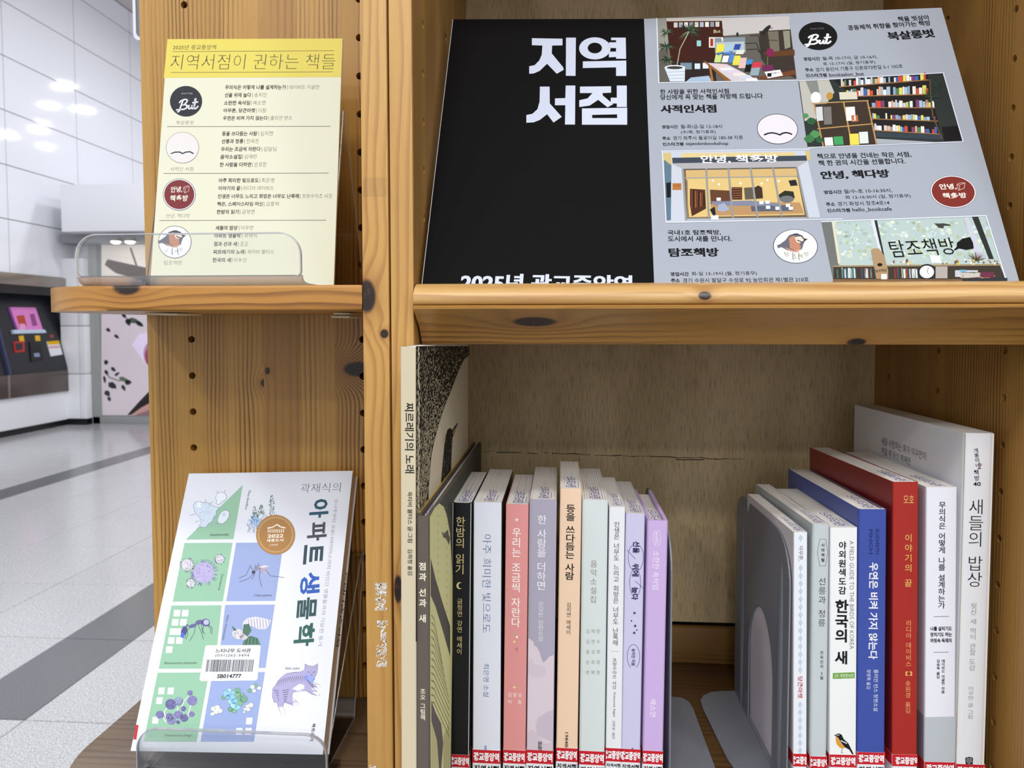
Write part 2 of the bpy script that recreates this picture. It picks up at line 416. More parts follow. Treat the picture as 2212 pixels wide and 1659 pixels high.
for i in range(7):
    for j in range(-2, 5):
        ya = yv[0]+yp*j; z0 = zs[0]+pit*i; z1 = min(z0+pit, 4680)
        if z1-z0 < 100: continue
        key = round(z1-z0)
        if key not in pm:
            bm = bmesh.new(); f2 = lambda a, b, c: np.array([a, b, c-EYE])
            # each panel bows outward very slightly, which stretches the lamp reflections
            nx = 10; vs = []
            for iy in range(nx+1):
                row = []
                for iz in range(nx+1):
                    fy, fz = iy/nx, iz/nx
                    row.append(bm.verts.new(W(f2(1.3*math.sin(math.pi*fy)*math.sin(math.pi*fz), 5+(yp-10)*fy, 5+(z1-z0-10)*fz))))
                vs.append(row)
            for iy in range(nx):
                for iz in range(nx): bm.faces.new((vs[iy][iz], vs[iy+1][iz], vs[iy+1][iz+1], vs[iy][iz+1]))
            r = bmesh.ops.extrude_face_region(bm, geom=bm.faces[:])
            for v in r['geom']:
                if isinstance(v, bmesh.types.BMVert): v.co.x = -.012
            bmesh.ops.recalc_face_normals(bm, faces=bm.faces)
            me = bpy.data.meshes.new('wall_panel'); bm.to_mesh(me); bm.free(); me.materials.append(PANEL)
            for p in me.polygons: p.use_smooth = True
            me.set_sharp_from_angle(angle=math.radians(30))
            pm[key] = me
        o = bpy.data.objects.new('panel', pm[key]); COL.objects.link(o); o.parent = wl; o.location = (XW/1000., ya/1000., (z0+EYE)/1000.)
# lower wall under the machines, skirting
box('wall_panel_low', XW-10, XW+6, 6200, 8950, -EYE+70, aX(0, 863, XW)[2], PANELM, wl)
sk = box('baseboard_left', XW-10, XW+12, 6200, 8960, -EYE, -EYE+72, BLACKB); sk['kind'] = 'structure'
# facing wall with the lit advertisement
YB = 8920.
q = lambda x, y, Y=YB: aY(x, y, Y)
wb = box('wall_back', XW-100, -3200, YB+60, YB+260, -EYE, q(200, 530)[2], PANELM); wb['kind'] = 'structure'
xl, xr = q(152, 800)[0], q(203, 800)[0]
zb = -EYE+75
for (za, zt) in ((zb, q(180, 806)[2]), (q(180, 806)[2], q(180, 704)[2]), (q(180, 704)[2], q(180, 560)[2])):
    box('tile', xl, xl+(xr-xl)*.72, YB-160, YB+40, za+4, zt-4, PANELM, wb, 3)
    box('tile', xl+(xr-xl)*.72+6, xr, YB-160, YB+40, za+4, zt-4, PANELM, wb, 3)
sk = box('baseboard_back', xl, xr, YB-170, YB+40, -EYE, zb, BLACKB); sk['kind'] = 'structure'
box('post', xr+8, q(220, 800)[0], YB-60, YB+50, -EYE, q(200, 530)[2], GREYF, wb, 4)
box('plinth', xr, -3200, YB-60, YB+40, -EYE, q(250, 899)[2], mat('plinth_grey', '#9a9c9d', .35), wb, 4)
sf = box('soffit', q(188, 400)[0], -3200, YB-500, YB+2500, q(188, 500, YB-500)[2], q(188, 398, YB-500)[2], PANELM, wb, 6)
box('soffit_strip', q(160, 515)[0], -3200, YB-260, YB+60, q(160, 530)[2], q(188, 500, YB-500)[2], mat('soffit_grey', '#8d9093', .4), wb)
# ceiling
cl = box('ceiling', -9000, 4500, 2500, 18000, 4690, 4800, mat('ceiling_paint', '#cdc4c2', .8)); cl['kind'] = 'structure'
wf = box('wall_far', -9000, 4500, 17800, 18000, -EYE, 4690, PANELM); wf['kind'] = 'structure'
# spotlights over the advertisement
for i, x in enumerate((250, 281)):
    p = q(x, 521, YB-280); t = thing('spotlight', p, ['round recessed spotlight above the advertisement, the one beside the grey strip end', 'round recessed spotlight above the advertisement, the one nearer the bookcase panel'][i], 'light', 'spotlights over the advertisement')
    fr = frame(p, (1, 0, 0), (0, 1, 0), (0, 0, 1))
    bm = bmesh.new(); bmesh.ops.create_cone(bm, cap_ends=True, segments=20, radius1=.075, radius2=.06, depth=.05, matrix=Matrix.Translation(W(p)+Vector((0, 0, .02)))); bm_obj('housing', bm, STEEL, t, 40)
    bm = bmesh.new(); bmesh.ops.create_uvsphere(bm, u_segments=16, v_segments=8, radius=.055, matrix=Matrix.Translation(W(p)+Vector((0, 0, -.01)))@Matrix.Diagonal((1, 1, .4, 1))); bm_obj('bulb', bm, mat('bulb', '#fff3e0', emit=14), t, 40)
# advertisement panel
O = q(219, 897); ad = Surf(O, (1, 0, 0), (0, 0, 1)); ad_t = thing('advertisement', O, 'lit pink advertisement panel with leaves and a cup beyond the bookcase panel', 'sign')
zt = q(219, 530)[2]
box('frame', O[0]-20, -3400, YB-10, YB+55, O[2]-20, zt+10, GREYF, ad_t, 4)
k = NT('backlit_print'); at = k.n('ShaderNodeAttribute', attribute_name='Col').outputs['Color']; k.base(at)
k.t.links.new(at, k.b.inputs['Emission Color']); k.b.inputs['Emission Strength'].default_value = .28; k.b.inputs['Roughness'].default_value = .3; ADM = k.m
ad.O = ad.O+np.array([0, -14, 0])
p = Print(ad)
p.poly([(219, 897), (420, 897), (420, 528), (219, 528)], '#cfc4cc', 0)
p.poly([(219, 600), (420, 640), (420, 528), (219, 528)], '#efe6dd', 1)
p.poly([(226, 572), (232, 560), (310, 577), (420, 590), (420, 640), (250, 590)], '#54413d', 2)
p.line([(282, 536), (296, 577), (310, 610)], 4, '#50443f', 3)
def leaf(cx, cy, L, w, r, col='#252b2a', lay=3):
    c, s_ = math.cos(r), math.sin(r); pts = [(-L, 0), (-L*.4, -w), (L*.4, -w*.8), (L, 0), (L*.3, w*.8), (-L*.5, w)]
    p.poly([(cx+a*c-b*s_, cy+a*s_+b*c) for a, b in pts], col, lay)
for a in ((268, 682, 8, 4, .9), (277, 696, 9, 6, 1.2), (289, 693, 14, 6, .25, '#4a5549'), (302, 700, 10, 5, .6), (234, 713, 6, 4, .7), (252, 727, 7, 3.5, .7), (229, 783, 6, 5, 1.8), (245, 798, 7, 4, .8), (253, 808, 7, 3, -.6), (230, 805, 7, 4, 1.1), (243, 833, 11, 7, .6), (268, 820, 13, 5, .4, '#5d6b5c'), (277, 826, 8, 6, 0), (267, 838, 8, 4, 1.1), (232, 850, 8, 6, .9), (236, 862, 6, 4, 1.2), (226, 820, 9, 3, 1.4)):
    leaf(*a)
p.line([(228, 800), (236, 815), (255, 822), (275, 822)], 2, '#3a403c', 2)
p.poly([(300, 722), (420, 690), (420, 850), (345, 830), (318, 790), (285, 745)], '#e0d3ee', 2); p.ell(335, 770, 22, 26, '#9b4a5d', 3); p.ell(332, 765, 22, 30, '#caa5bd', 2)
p.poly([(275, 896), (300, 868), (325, 842), (420, 800), (420, 896)], '#1a1516', 4); p.poly([(283, 896), (306, 880), (325, 870), (420, 850), (420, 896)], '#b98f8b', 5); p.poly([(292, 897), (325, 884), (420, 870), (420, 897)], '#8a6a70', 6)
p.poly([(290, 673), (420, 705), (420, 660), (300, 660)], '#7a5a5d', 2)
p.build('printed_picture', ad_t, ADM)
# steel canopy, ticket machines, steel counter along the long wall
XK = XW+10
def wallbox(name, x0, y0a, x1, y1a, dx0, dx1, m, parent=None, bev=0):
    a, b = aX(x0, y0a, XK), aX(x1, y1a, XK)
    return box(name, XK+dx0, XK+dx1, min(a[1], b[1]), max(a[1], b[1]), min(a[2], b[2]), max(a[2], b[2]), m, parent, bev)
ys, ye = aX(-60, 700, XK)[1], aX(150, 700, XK)[1]
zc0, zc1 = aX(0, 613, XK)[2], aX(0, 588, XK)[2]
t = thing('canopy', (XK, (ys+ye)/2, zc0), 'brushed steel canopy strip above the ticket machines on the white wall', 'canopy')
box('steel_band', XK-5, XK+30, ys, ye, zc0, zc1, STEEL, t, 3)
box('sign_strip', XK-60, XK-8, ys, ye-40, aX(0, 632, XK)[2], zc0, mat('black_gloss', '#101112', .2), t)
p = Print(Surf((XK-7, ye, zc0), (0, -1, 0), (0, 0, 1)))
t2 = thing('steel_counter', (XK, (ys+ye)/2, aX(0, 863, XK)[2]), 'brown steel counter ledge running beneath the ticket machines', 'counter')
z0, z1 = aX(0, 863, XK)[2], aX(0, 812, XK)[2]
box('ledge', XK-22, XK+25, ys, ye, z0, z1, DSTEEL, t2, 4)
box('joint_strip', XK+24, XK+30, aX(12, 830, XK)[1], aX(17, 830, XK)[1], z0, z1, STEEL, t2)
TB = mat('machine_black', '#22252a', .35); TS = mat('machine_side', '#3b4060', .4)
def machine(x0, x1, label):
    ztop, zbot = aX(60, 614, XK)[2], z1+1
    a = aX(x0, 700, XK)[1]; b = aX(x1, 700, XK)[1]
    t = thing('ticket_machine', (XK, (a+b)/2, zbot), label, 'machine', 'ticket machines set in the white wall')
    fr = frame((XK, a, zbot), (0, 1, 0), (1, 0, 0), (0, 0, 1)); h = ztop-zbot
    prism('body', [(-330, 0), (20, 0), (20, h*.03), (-230, h*.97), (-330, h)], 0, b-a-30, fr, TB, t)
    prism('side_panel', [(-330, 0), (55, 0), (45, h*.06), (-190, h), (-330, h)], b-a-30, b-a, fr, TS, t)
    prism('side_panel', [(-330, 0), (35, 0), (25, h*.06), (-200, h), (-330, h)], -25, 0, fr, TB, t)
    s = Surf((XK+21, b, zbot+h*.03), (0, 1, 0), (-250, 0, h*.94)); s.O = np.array([XK+20, a, zbot+h*.03])
    if s.n.dot(np.array([1, 0, 0])) < 0: s = Surf(s.O, (0, -1, 0), s.v)
    return t, s, a, b
def slab(name, s, quad, h0, h1, m, parent, printed=None):
    uv = [s.uv(*p_) for p_ in quad]; n = len(uv)
    vs = [s.pt(u_, v_, h0) for u_, v_ in uv]+[s.pt(u_, v_, h1) for u_, v_ in uv]
    fs = [tuple(range(n, 2*n)), tuple(range(n-1, -1, -1))]+[(i, (i+1) % n, n+(i+1) % n, n+i) for i in range(n)]
    return pydata(name, vs, fs, m, parent)
t, s, a, b = machine(16, 152, 'black ticket machine with a pink touch screen and yellow stickers')
slab('screen', s, [(20, 664), (75, 665), (91, 713), (38, 715)], 0, 12, mat('pink_screen', '#c873b4', .2, emit=.35), t)
slab('screen_strip', s, [(15, 664), (22, 664), (40, 715), (34, 715)], 0, 10, mat('purple_screen', '#7c3a8a', .3), t)  # narrow purple strip along the screen's left edge
p = Print(s); p.poly([(33, 683), (50, 681), (56, 704), (40, 706)], '#c2503f', 0); p.poly([(62, 679), (72, 678), (79, 704), (68, 705)], '#96558a', 0); p.poly([(40, 700), (52, 700), (53, 714), (42, 715)], '#eba9d6', 1)
p.build('screen_pattern', t, base=13)
slab('tray', s, [(23, 714), (92, 713), (96, 720), (26, 722)], 0, 30, mat('pale_blue_plastic', '#c3d6e8', .4), t)
slab('sticker', s, [(75, 725), (85, 725), (87, 739), (77, 739)], 0, 6, mat('yellow_sticker', '#e8b51f', .5), t)
slab('sticker', s, [(40, 726), (50, 725), (52, 739), (42, 739)], 0, 6, MATS['yellow_sticker'], t)
slab('card_slot', s, [(28, 739), (50, 737), (52, 760), (31, 762)], 0, 10, mat('red_plastic', '#c02118', .35), t)
slab('slot_mouth', s, [(31, 742), (46, 741), (47, 756), (33, 758)], 10, 13, TB, t)
slab('coin_unit', s, [(62, 738), (86, 737), (92, 778), (66, 782)], 0, 14, mat('coin_black', '#0c0d0f', .2), t)
slab('coin_button', s, [(70, 764), (82, 763), (84, 771), (72, 772)], 14, 18, mat('coin_silver', '#9fb2cc', .2, .8), t)
slab('notice', s, [(100, 738), (126, 736), (134, 766), (109, 770)], 0, 8, mat('notice_white', '#e6e8ee', .5), t)
p = Print(s); p.poly([(100, 738), (126, 736), (128, 744), (102, 745)], '#e3b400', 0); p.poly([(103, 748), (128, 747), (129, 752), (104, 753)], '#d9a7b0', 0); p.build('notice_pattern', t, base=9)
slab('display_label', s, [(107, 723), (114, 723), (115, 729), (109, 730)], 0, 4, mat('red_led', '#aa3b3b', .4), t)
machine(-130, 12, 'black ticket machine cut off by the picture edge, standing nearer than the pink-screened one')

# ------------------------------------------------------------------ bookcases
YF, YBK, YP = 394., 622., 540.
ZT, ZBm, ZFL = 430., -330., -293.
STV = [wood('pine_stave_%d' % i, 'Z', 'X', pe, l_, d_, ln, seed=19.3*i, warp=w_, knots=kn, rough=.42) for i, (pe, l_, d_, ln, w_, kn) in enumerate((
    (4.2, '#d3a35c', '#946026', .7, 2, ()), (3.3, '#c7974f', '#7c4d1c', 1.0, 5, ()), (3.9, '#d0a057', '#80501e', 1.0, 4, ((-44, -231, 4.2, .9),)),
    (6.0, '#bf8f4d', '#8a5a2a', .5, 6, ((-34.5, -229, 2.0, 1.5),)), (4.0, '#cfa058', '#8a5a26', .8, 5, ()), (3.4, '#c4944d', '#74471a', 1.0, 5, ((-33, -158, 11., .55),))))]
PINE_L = wood('pine_post', 'Z', 'X', 5.2, '#d9a866', '#a0642a', .55, seed=31., warp=14, knots=((17, -109, 5.2, 1.9), (-4.1, -99.2, 2.5, 1.1)), rough=.4)
PINE_R = wood('pine_post_inner', 'Z', 'X', 5.5, '#d9a866', '#a0662e', .5, seed=77., warp=12, knots=((-150, -92.5, 2.6, 3.4),), rough=.4)
PINE_S = wood('pine_side', 'Z', 'Y', 3.0, '#b98a4c', '#6a421a', .9, seed=12., warp=7, rough=.45)
PINE_E = wood('pine_shelf_edge', 'X', 'Z', 6.0, '#c98f46', '#7c4618', .8, seed=3., warp=10, knots=((-250, 23, 5.2, 1.7),), rough=.38)
PINE_N = wood('pine_nosing', 'X', 'Z', 6.5, '#dcb078', '#a8713a', .6, seed=55., warp=12, knots=((77, 16.4, 2.4, 1.5),), rough=.36)
PINE_T = wood('pine_trim', 'X', 'Z', 2.6, '#bd8a47', '#6c421a', .95, seed=21., warp=4, knots=((-14.8, 2.6, 2.8, 4.6), (165, -9, 2.4, 2.4)), rough=.42)
WALN = wood('walnut_shelf', 'X', 'Y', 7., '#76604f', '#413026', .7, seed=5., warp=14, rough=.4)
BAYF = wood('bay_floor_wood', 'X', 'Y', 6., '#5f4224', '#33200f', .7, seed=8., warp=9, rough=.4)
RAIL = wood('rail_wood', 'X', 'Z', 5., '#8c6637', '#573819', .7, seed=44., warp=8, rough=.45)
k = NT('plywood'); tc = k.n('ShaderNodeTexCoord').outputs['Object']; sp = k.n('ShaderNodeSeparateXYZ', {0: tc}).outputs
x = k.math('MULTIPLY', sp[0], 1000.); z = k.math('MULTIPLY', sp[2], 1000.)
s1 = k.noise(k.vec(k.math('MULTIPLY', x, .9), k.math('MULTIPLY', z, .07), 0.), 1, 4, .65); s2 = k.noise(k.vec(k.math('MULTIPLY', x, .02), k.math('MULTIPLY', z, .006), 3.), 1, 3)
c = k.mix(k.ramp(s2, .35, .7), lin('#d0b98f'), lin('#b7a074')); c = k.mix(k.math('MULTIPLY', k.ramp(s1, .45, .72), .5), c, lin('#5b4d3c'))
k.base(c); k.b.inputs['Roughness'].default_value = .7; k.bump(s1, .25, .0004); PLY = k.m
DARKH = mat('hole_gap_shade', '#120c07', .9)  # near-black colour standing in for the shade inside holes and gaps

def post_x(px, py): return aY(px, py, YF)[0]
XL0, XL1, XR0, XR1 = -111.5, -96.4, -95.4, -82.4
# --- corner display shelf (open end unit) ---
cu = thing('corner_shelf', (-220, YP, ZFL-20), 'pine corner shelving unit with peg holes and rounded end shelves', 'shelf')
bp = bpy.data.objects.new('back_panel', None); COL.objects.link(bp); bp.parent = cu; WL[bp.name] = WL['corner_shelf']
edges = [-326, aY(341, 850, YP)[0]] + [aY(x, 850, YP)[0] for x in (494, 570.5, 648.5, 724)] + [XL0+1]
hx = [aY(413.5, 733, YP)[0], aY(783, 737.5, YP)[0]]; hz0 = aY(413.5, 733, YP)[2]
for i in range(len(edges)-1):
    a, b = edges[i], edges[i+1]; holes = []
    for X in hx:
        if a+3 < X < b-3:
            holes += [circ(X, hz0+28.6*j, 2.75, 14) for j in range(-10, 15)]
    plate('stave', [(a, ZBm), (b, ZBm), (b, ZT), (a, ZT)], holes, 16, frame((0, YP, 0), (1, 0, 0), (0, 1, 0), (0, 0, 1)), STV[i], bp)
box('hole_shade_sheet', -325, XL0, YP+15.9, YP+17, ZBm, ZT, DARKH, bp)  # dark sheet painted as the shade seen through the peg holes
# front post = front edge of the unit's side board
bm = bmesh.new(); add_box(bm, XL0, XL1, YF, YP+17, ZBm, ZT, WF, .9, 2); bm_obj('side_board', bm, PINE_L, cu, 40)
def shelf_outline(x0, x1, y0, y1, r): return [(x0, y1)]+[(x0+r-r*math.cos(math.radians(90*k_/14)), y0+r-r*math.sin(math.radians(90*k_/14))) for k_ in range(15)]+[(x1, y0), (x1, y1)]
def shelf_board(name, z0, z1, m, r=68, bev=2.2):
    ol = shelf_outline(-330, XL0-.4, YF+.5, YP-.3, r)
    bm = bmesh.new(); B = [bm.verts.new(W((x_, y_, z0))) for x_, y_ in ol]; T = [bm.verts.new(W((x_, y_, z1))) for x_, y_ in ol]; n = len(ol)
    for i in range(n): bm.faces.new((B[i], B[(i+1) % n], T[(i+1) % n], T[i]))
    ft, fb = bm.faces.new(T), bm.faces.new(B[::-1])
    bmesh.ops.bevel(bm, geom=list({e for e in list(ft.edges)+list(fb.edges)}), offset=bev/1000., segments=3, profile=.6, affect='EDGES')
    return bm_obj(name, bm, m, cu, 40)
shelf_board('shelf', 9.2, 23.6, PINE_E)
shelf_board('shelf', ZFL-15, ZFL, WALN)
# price-rail clips glued beneath the eye-level shelf
CARD = mat('cream_plastic', '#e3dcc2', .5)
for (x0, x1, dz) in ((366, 433, 0), (751, 784, 0), (746, 783, -2.0)):
    p0, p1 = aY(x0, 678, 470), aY(x1, 678, 470)
    box('clip', p0[0], min(p1[0], XL0-1), 440, 472, 7.6+dz, 8.6+dz, CARD, cu, .2)
# scuffed adhesive remains and a strip of clear tape
def scuffs(parent, boxes, xlim):
    p = Print(Surf((0, YF-.05, 0), (1, 0, 0), (0, 0, 1)))
    rnd = random.Random(4)
    for (x0, y0, x1, y1, n) in boxes:
        for i in range(int(n*2.1)):
            cx, cy = rnd.uniform(x0, x1), rnd.uniform(y0, y1); L = rnd.uniform(2, 7); w_ = rnd.uniform(.8, 2.4); a = rnd.gauss(-1.0, .45)
            k_ = 6; pts = []
            for j in range(k_):
                t_ = 2*math.pi*j/k_; r_ = rnd.uniform(.5, 1.1); pts.append((cx+math.cos(t_)*L*r_*math.cos(a)-math.sin(t_)*w_*r_*math.sin(a), cy+math.cos(t_)*L*r_*math.sin(a)+math.sin(t_)*w_*r_*math.cos(a)))
            pts = [(min(max(u_, x0), x1), min(max(v_, y0), y1)) for u_, v_ in pts]
            p.poly(pts, rnd.choice(['#e4e2de', '#d5d1c9', '#f0efec']), 1+(i % 6))
    o_ = p.build('glue_residue', parent); o_['kind'] = 'stuff'
scuffs(cu, [(810, 1258, 836, 1319, 46), (814, 1340, 838, 1356, 14), (822, 1356, 836, 1395, 14), (813, 1392, 836, 1441, 34), (798, 1653, 812, 1659, 5)], None)
slabT = acrylic('clear_tape', (.99, .99, .985), .25)
box('clear_tape', aY(785, 385, YF)[0], XL1-.5, YF-.12, YF-.04, aY(785, 425, YF)[2], aY(785, 384, YF)[2], slabT, cu)
# --- bookcase bay ---
bc = thing('bookcase', (92, YBK, ZFL-20), 'tall pine bookcase bay with plywood back and sloping display shelf', 'bookcase')
def side(name, x0, x1, ycols, z0h, m, parent):
    holes = []
    for Y, zz in ycols: holes += [circ(Y, zz+28.6*j, 2.4, 12) for j in range(-11, 12)]
    return plate(name, [(YF+3, ZBm), (YBK+8, ZBm), (YBK+8, ZT), (YF+3, ZT)], holes, x1-x0, frame((x0, 0, 0), (0, 1, 0), (1, 0, 0), (0, 0, 1)), m, parent)
side('side_panel', XR0, XR1, ((427, 179.7), (512, 205.7)), 0, PINE_S, bc)
box('front_post', XR0, XR1, YF, YF+3, ZBm, ZT, PINE_R, bc, .9)
XI = 266.
side('side_panel', XI, XI+14, ((445.5, -14.6), (520.8, -17), (596, -41.3)), 0, PINE_S, bc)
box('hole_shade_sheet', XI+13.9, XI+15, YF, YBK, ZBm, ZT, DARKH, bc)  # same painted shade behind the side panel's holes
box('front_post', XI, XI+14, YF, YF+3, ZBm, ZT, PINE_R, bc, .9)
bk = box('back_panel', XR1, XI, YBK, YBK+6, aY(1480, 1343, YBK)[2], ZT, PLY, bc)
p = Print(Surf((0, YBK-.02, 0), (1, 0, 0), (0, 0, 1)))
rnd = random.Random(2); pts = []; x_ = 1045
while x_ < 1610:
    y_ = 975+(x_-1045)*.03+rnd.uniform(-2, 2); pts.append((x_, y_)); x_ += rnd.uniform(6, 22)
for i in range(len(pts)-1):
    if rnd.random() < .8: p.line([pts[i], pts[i+1]], rnd.uniform(.8, 2.2), '#3c2c1c', 1)
p.line([(1460, 993), (1520, 1500-507)], 2.0, '#2c2014', 2); p.ell(1324, 990, 4, 1.4, '#c9c0a8', 3)
p.build('crack_print', bk)
bot = box('bottom_board', XR1, XI, YF, YBK, ZFL-16, ZFL-.2, BAYF, bc, .6)
box('gap_shade_strip', XR1+.2, XI-.2, YBK+6.1, YBK+8, ZFL-10, -240, DARKH, bc)  # added dark strip, stops light coming through the gap above the rail
box('rail', XR1+.2, XI-.2, YBK-8, YBK-.2, ZFL, aY(1480, 1357, YBK-8)[2], RAIL, bc, .8)
# display shelf: top board with rounded nose over a canted trim strip
nose = [(401.5, 24.2), (397, 23.6), (393, 21.8), (389.6, 18.6), (388.4, 15.4), (388.9, 12.8), (390.5, 11.9), (470, 11.9), (470, 14.0), (405, 14.0), (405, 24.2)]
fx = frame((0, 0, 0), (1, 0, 0), (0, 1, 0), (0, 0, 1))
prism('display_shelf', nose, XR1+.8, XI-.6, fx, PINE_N, bc, 50)
box('display_board', XR1+.8, XI-.6, 470, YBK-2, 10, 14, PINE_N, bc)
prism('trim_strip', [(389.5, 11.7), (387.2, 10.9), (387.4, 9.6), (403.5, -0.6), (405.0, -2.0), (411, -10.2), (418, -10.6), (418, 11.7)], XR1+1.2, XI-.8, fx, PINE_T, bc, 40)
p = Print(Surf((0, 386, 0), (1, 0, 0), (0, 0, 1)))
# bookcase above: shelf overhead that shades the poster
box('upper_shelf', XR1+.8, XI-.6, YF+2, YBK-2, 345, 361, PINE_N, bc, 1)

# ------------------------------------------------------------------ books
k = NT('page_edges'); sp = k.n('ShaderNodeSeparateXYZ', {0: k.n('ShaderNodeTexCoord').outputs['Object']}).outputs
nz = k.noise(k.vec(k.math('MULTIPLY', sp[0], 1900.), k.math('MULTIPLY', sp[1], 12.), 0.), 1, 3, .6)
k.base(k.mix(k.math('MULTIPLY', k.ramp(nz, .48, .72), .45), lin('#e8e5e0'), lin('#a09a92'))); k.b.inputs['Roughness'].default_value = .8; k.bump(nz, .2, .0003); PAGES = k.m
YB0 = 436.
def cover_prof(w, dp, r, t):
    o = [(0, dp)]+[(r-r*math.cos(a), r-r*math.sin(a)) for a in [math.radians(90*i/4) for i in range(5)]]+[(w-r+r*math.sin(a), r-r*math.cos(a)) for a in [math.radians(90*i/4) for i in range(5)]]+[(w, dp)]
    return o+[(w-t, dp), (w-t, r+t), (w-r-t, t), (r+t, t), (t, r+t), (t, dp)]
class Book: pass
def book(name, label, TL, TR, xb, dp, col, Yf=YB0, yb=1600, hard=False, r=.9, rough=.4, lab=None, side=None, sidecol=None, stamp=True, group='books standing in the bookcase bay', cat='book', lines=0, bottom=ZFL, yaw=0., pagecol=None):
    a, b = aY(*TL, Yf), aY(*TR, Yf); c, d = aY(xb[0], yb, Yf), aY(xb[1], yb, Yf)
    zt = (a[2]+b[2])/2; zb = (c[2]+d[2])/2
    dx = ((a[0]-c[0])+(b[0]-d[0]))/2; v = np.array([dx, 0, zt-zb]); v /= np.linalg.norm(v); u = np.array([v[2], 0, -v[0]]); w = b[0]-a[0]
    dd = np.array([yaw, 1, 0]); dd /= np.linalg.norm(dd)
    bot = bottom+.25+max(0, -u[2]*w, 0); h = (zt-bot)/v[2]
    O = np.array([a[0], Yf, zt])-v*h
    B = Book(); B.O, B.u, B.v, B.d, B.w, B.h, B.dp = O, u, v, dd, w, h, dp
    m = mat('cover_'+col.strip('#'), col, rough, spec=.32)
    B.t = thing(name, O+u*w/2+dd*dp/2, label, cat, group)
    fr = frame(O, v, u, dd)
    if hard:
        gap = 2.6
        prism('cover', [(0, dp), (0, 3.5), (.5, 2.0), (0, .8), (.8, 0), (w-.8, 0), (w, .8), (w-.5, 2.0), (w, 3.5), (w, dp), (w-2.1, dp), (w-2.1, 3), (w-2.6, 1.6), (2.6, 1.6), (2.1, 3), (2.1, dp)], 0, h, fr, m, B.t, 30)
        bm = bmesh.new(); add_box(bm, 2.2, w-2.2, 1.9, dp-3, 1.5, h-gap, frame(O, u, dd, v)); bm_obj('page_block', bm, PAGES, B.t)
        B.th = h-gap
    else:
        prism('cover', cover_prof(w, dp, r, .35), 0, h, fr, m, B.t, 50)
        bm = bmesh.new(); add_box(bm, .38, w-.38, .6, dp-.4, .3, h-.25, frame(O, u, dd, v)); bm_obj('page_block', bm, PAGES, B.t)
        B.th = h-.25
    B.sp = Surf(O-dd*.02, u, v); B.p = Print(B.sp)
    B.top = Surf(O+v*B.th, u, dd)
    B.right = Surf(O+u*(w+.02), dd, v); B.left = Surf(O-u*.02+dd*dp, -dd, v)
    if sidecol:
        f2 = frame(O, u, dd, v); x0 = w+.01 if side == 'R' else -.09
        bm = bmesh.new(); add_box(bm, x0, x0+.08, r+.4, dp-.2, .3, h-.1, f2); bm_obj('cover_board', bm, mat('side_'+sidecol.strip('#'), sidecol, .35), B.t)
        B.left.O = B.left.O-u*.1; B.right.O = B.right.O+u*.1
    if stamp:
        q = Print(B.top); cw = min(w*.62, 8.5); L = 30 if dp > 60 else 20; c0 = w*.52
        co, fs = glyph('느티나무도서관', .006, 1); x0, x1 = co[:, 0].min(), co[:, 0].max(); y0_, y1_ = co[:, 1].min(), co[:, 1].max()
        cc = co-np.array([x0, (y0_+y1_)/2]); rs = random.Random(hash(label) % 999)
        q._put((cc, fs), np.array([c0, 5+L]), np.array([0, -1])*L/(x1-x0), np.array([1, 0])*cw*.8/(y1_-y0_), '#3a2f96', 2)
        x = c0+cw*.52; q.poly([(x, 5), (x+.35, 5), (x+.35, 5+L*.55), (x, 5+L*.5)], '#5348ab', 1, px=False); q.poly([(c0-cw*.3, 4.2), (x, 4.0), (x, 4.4), (c0-cw*.3, 4.6)], '#5348ab', 1, px=False)
        q.build('stamp_lettering', B.t)
    if lines:
        q = Print(B.top)
        for i in range(lines):
            x = w*(i+1)/(lines+1.); q.poly([(x, 2), (x+.18, 2), (x+.18, dp-2), (x, dp-2)], '#77736e', 1, px=False)
        q.build('signature_seam', B.t)
    B.lab = lab
    return B
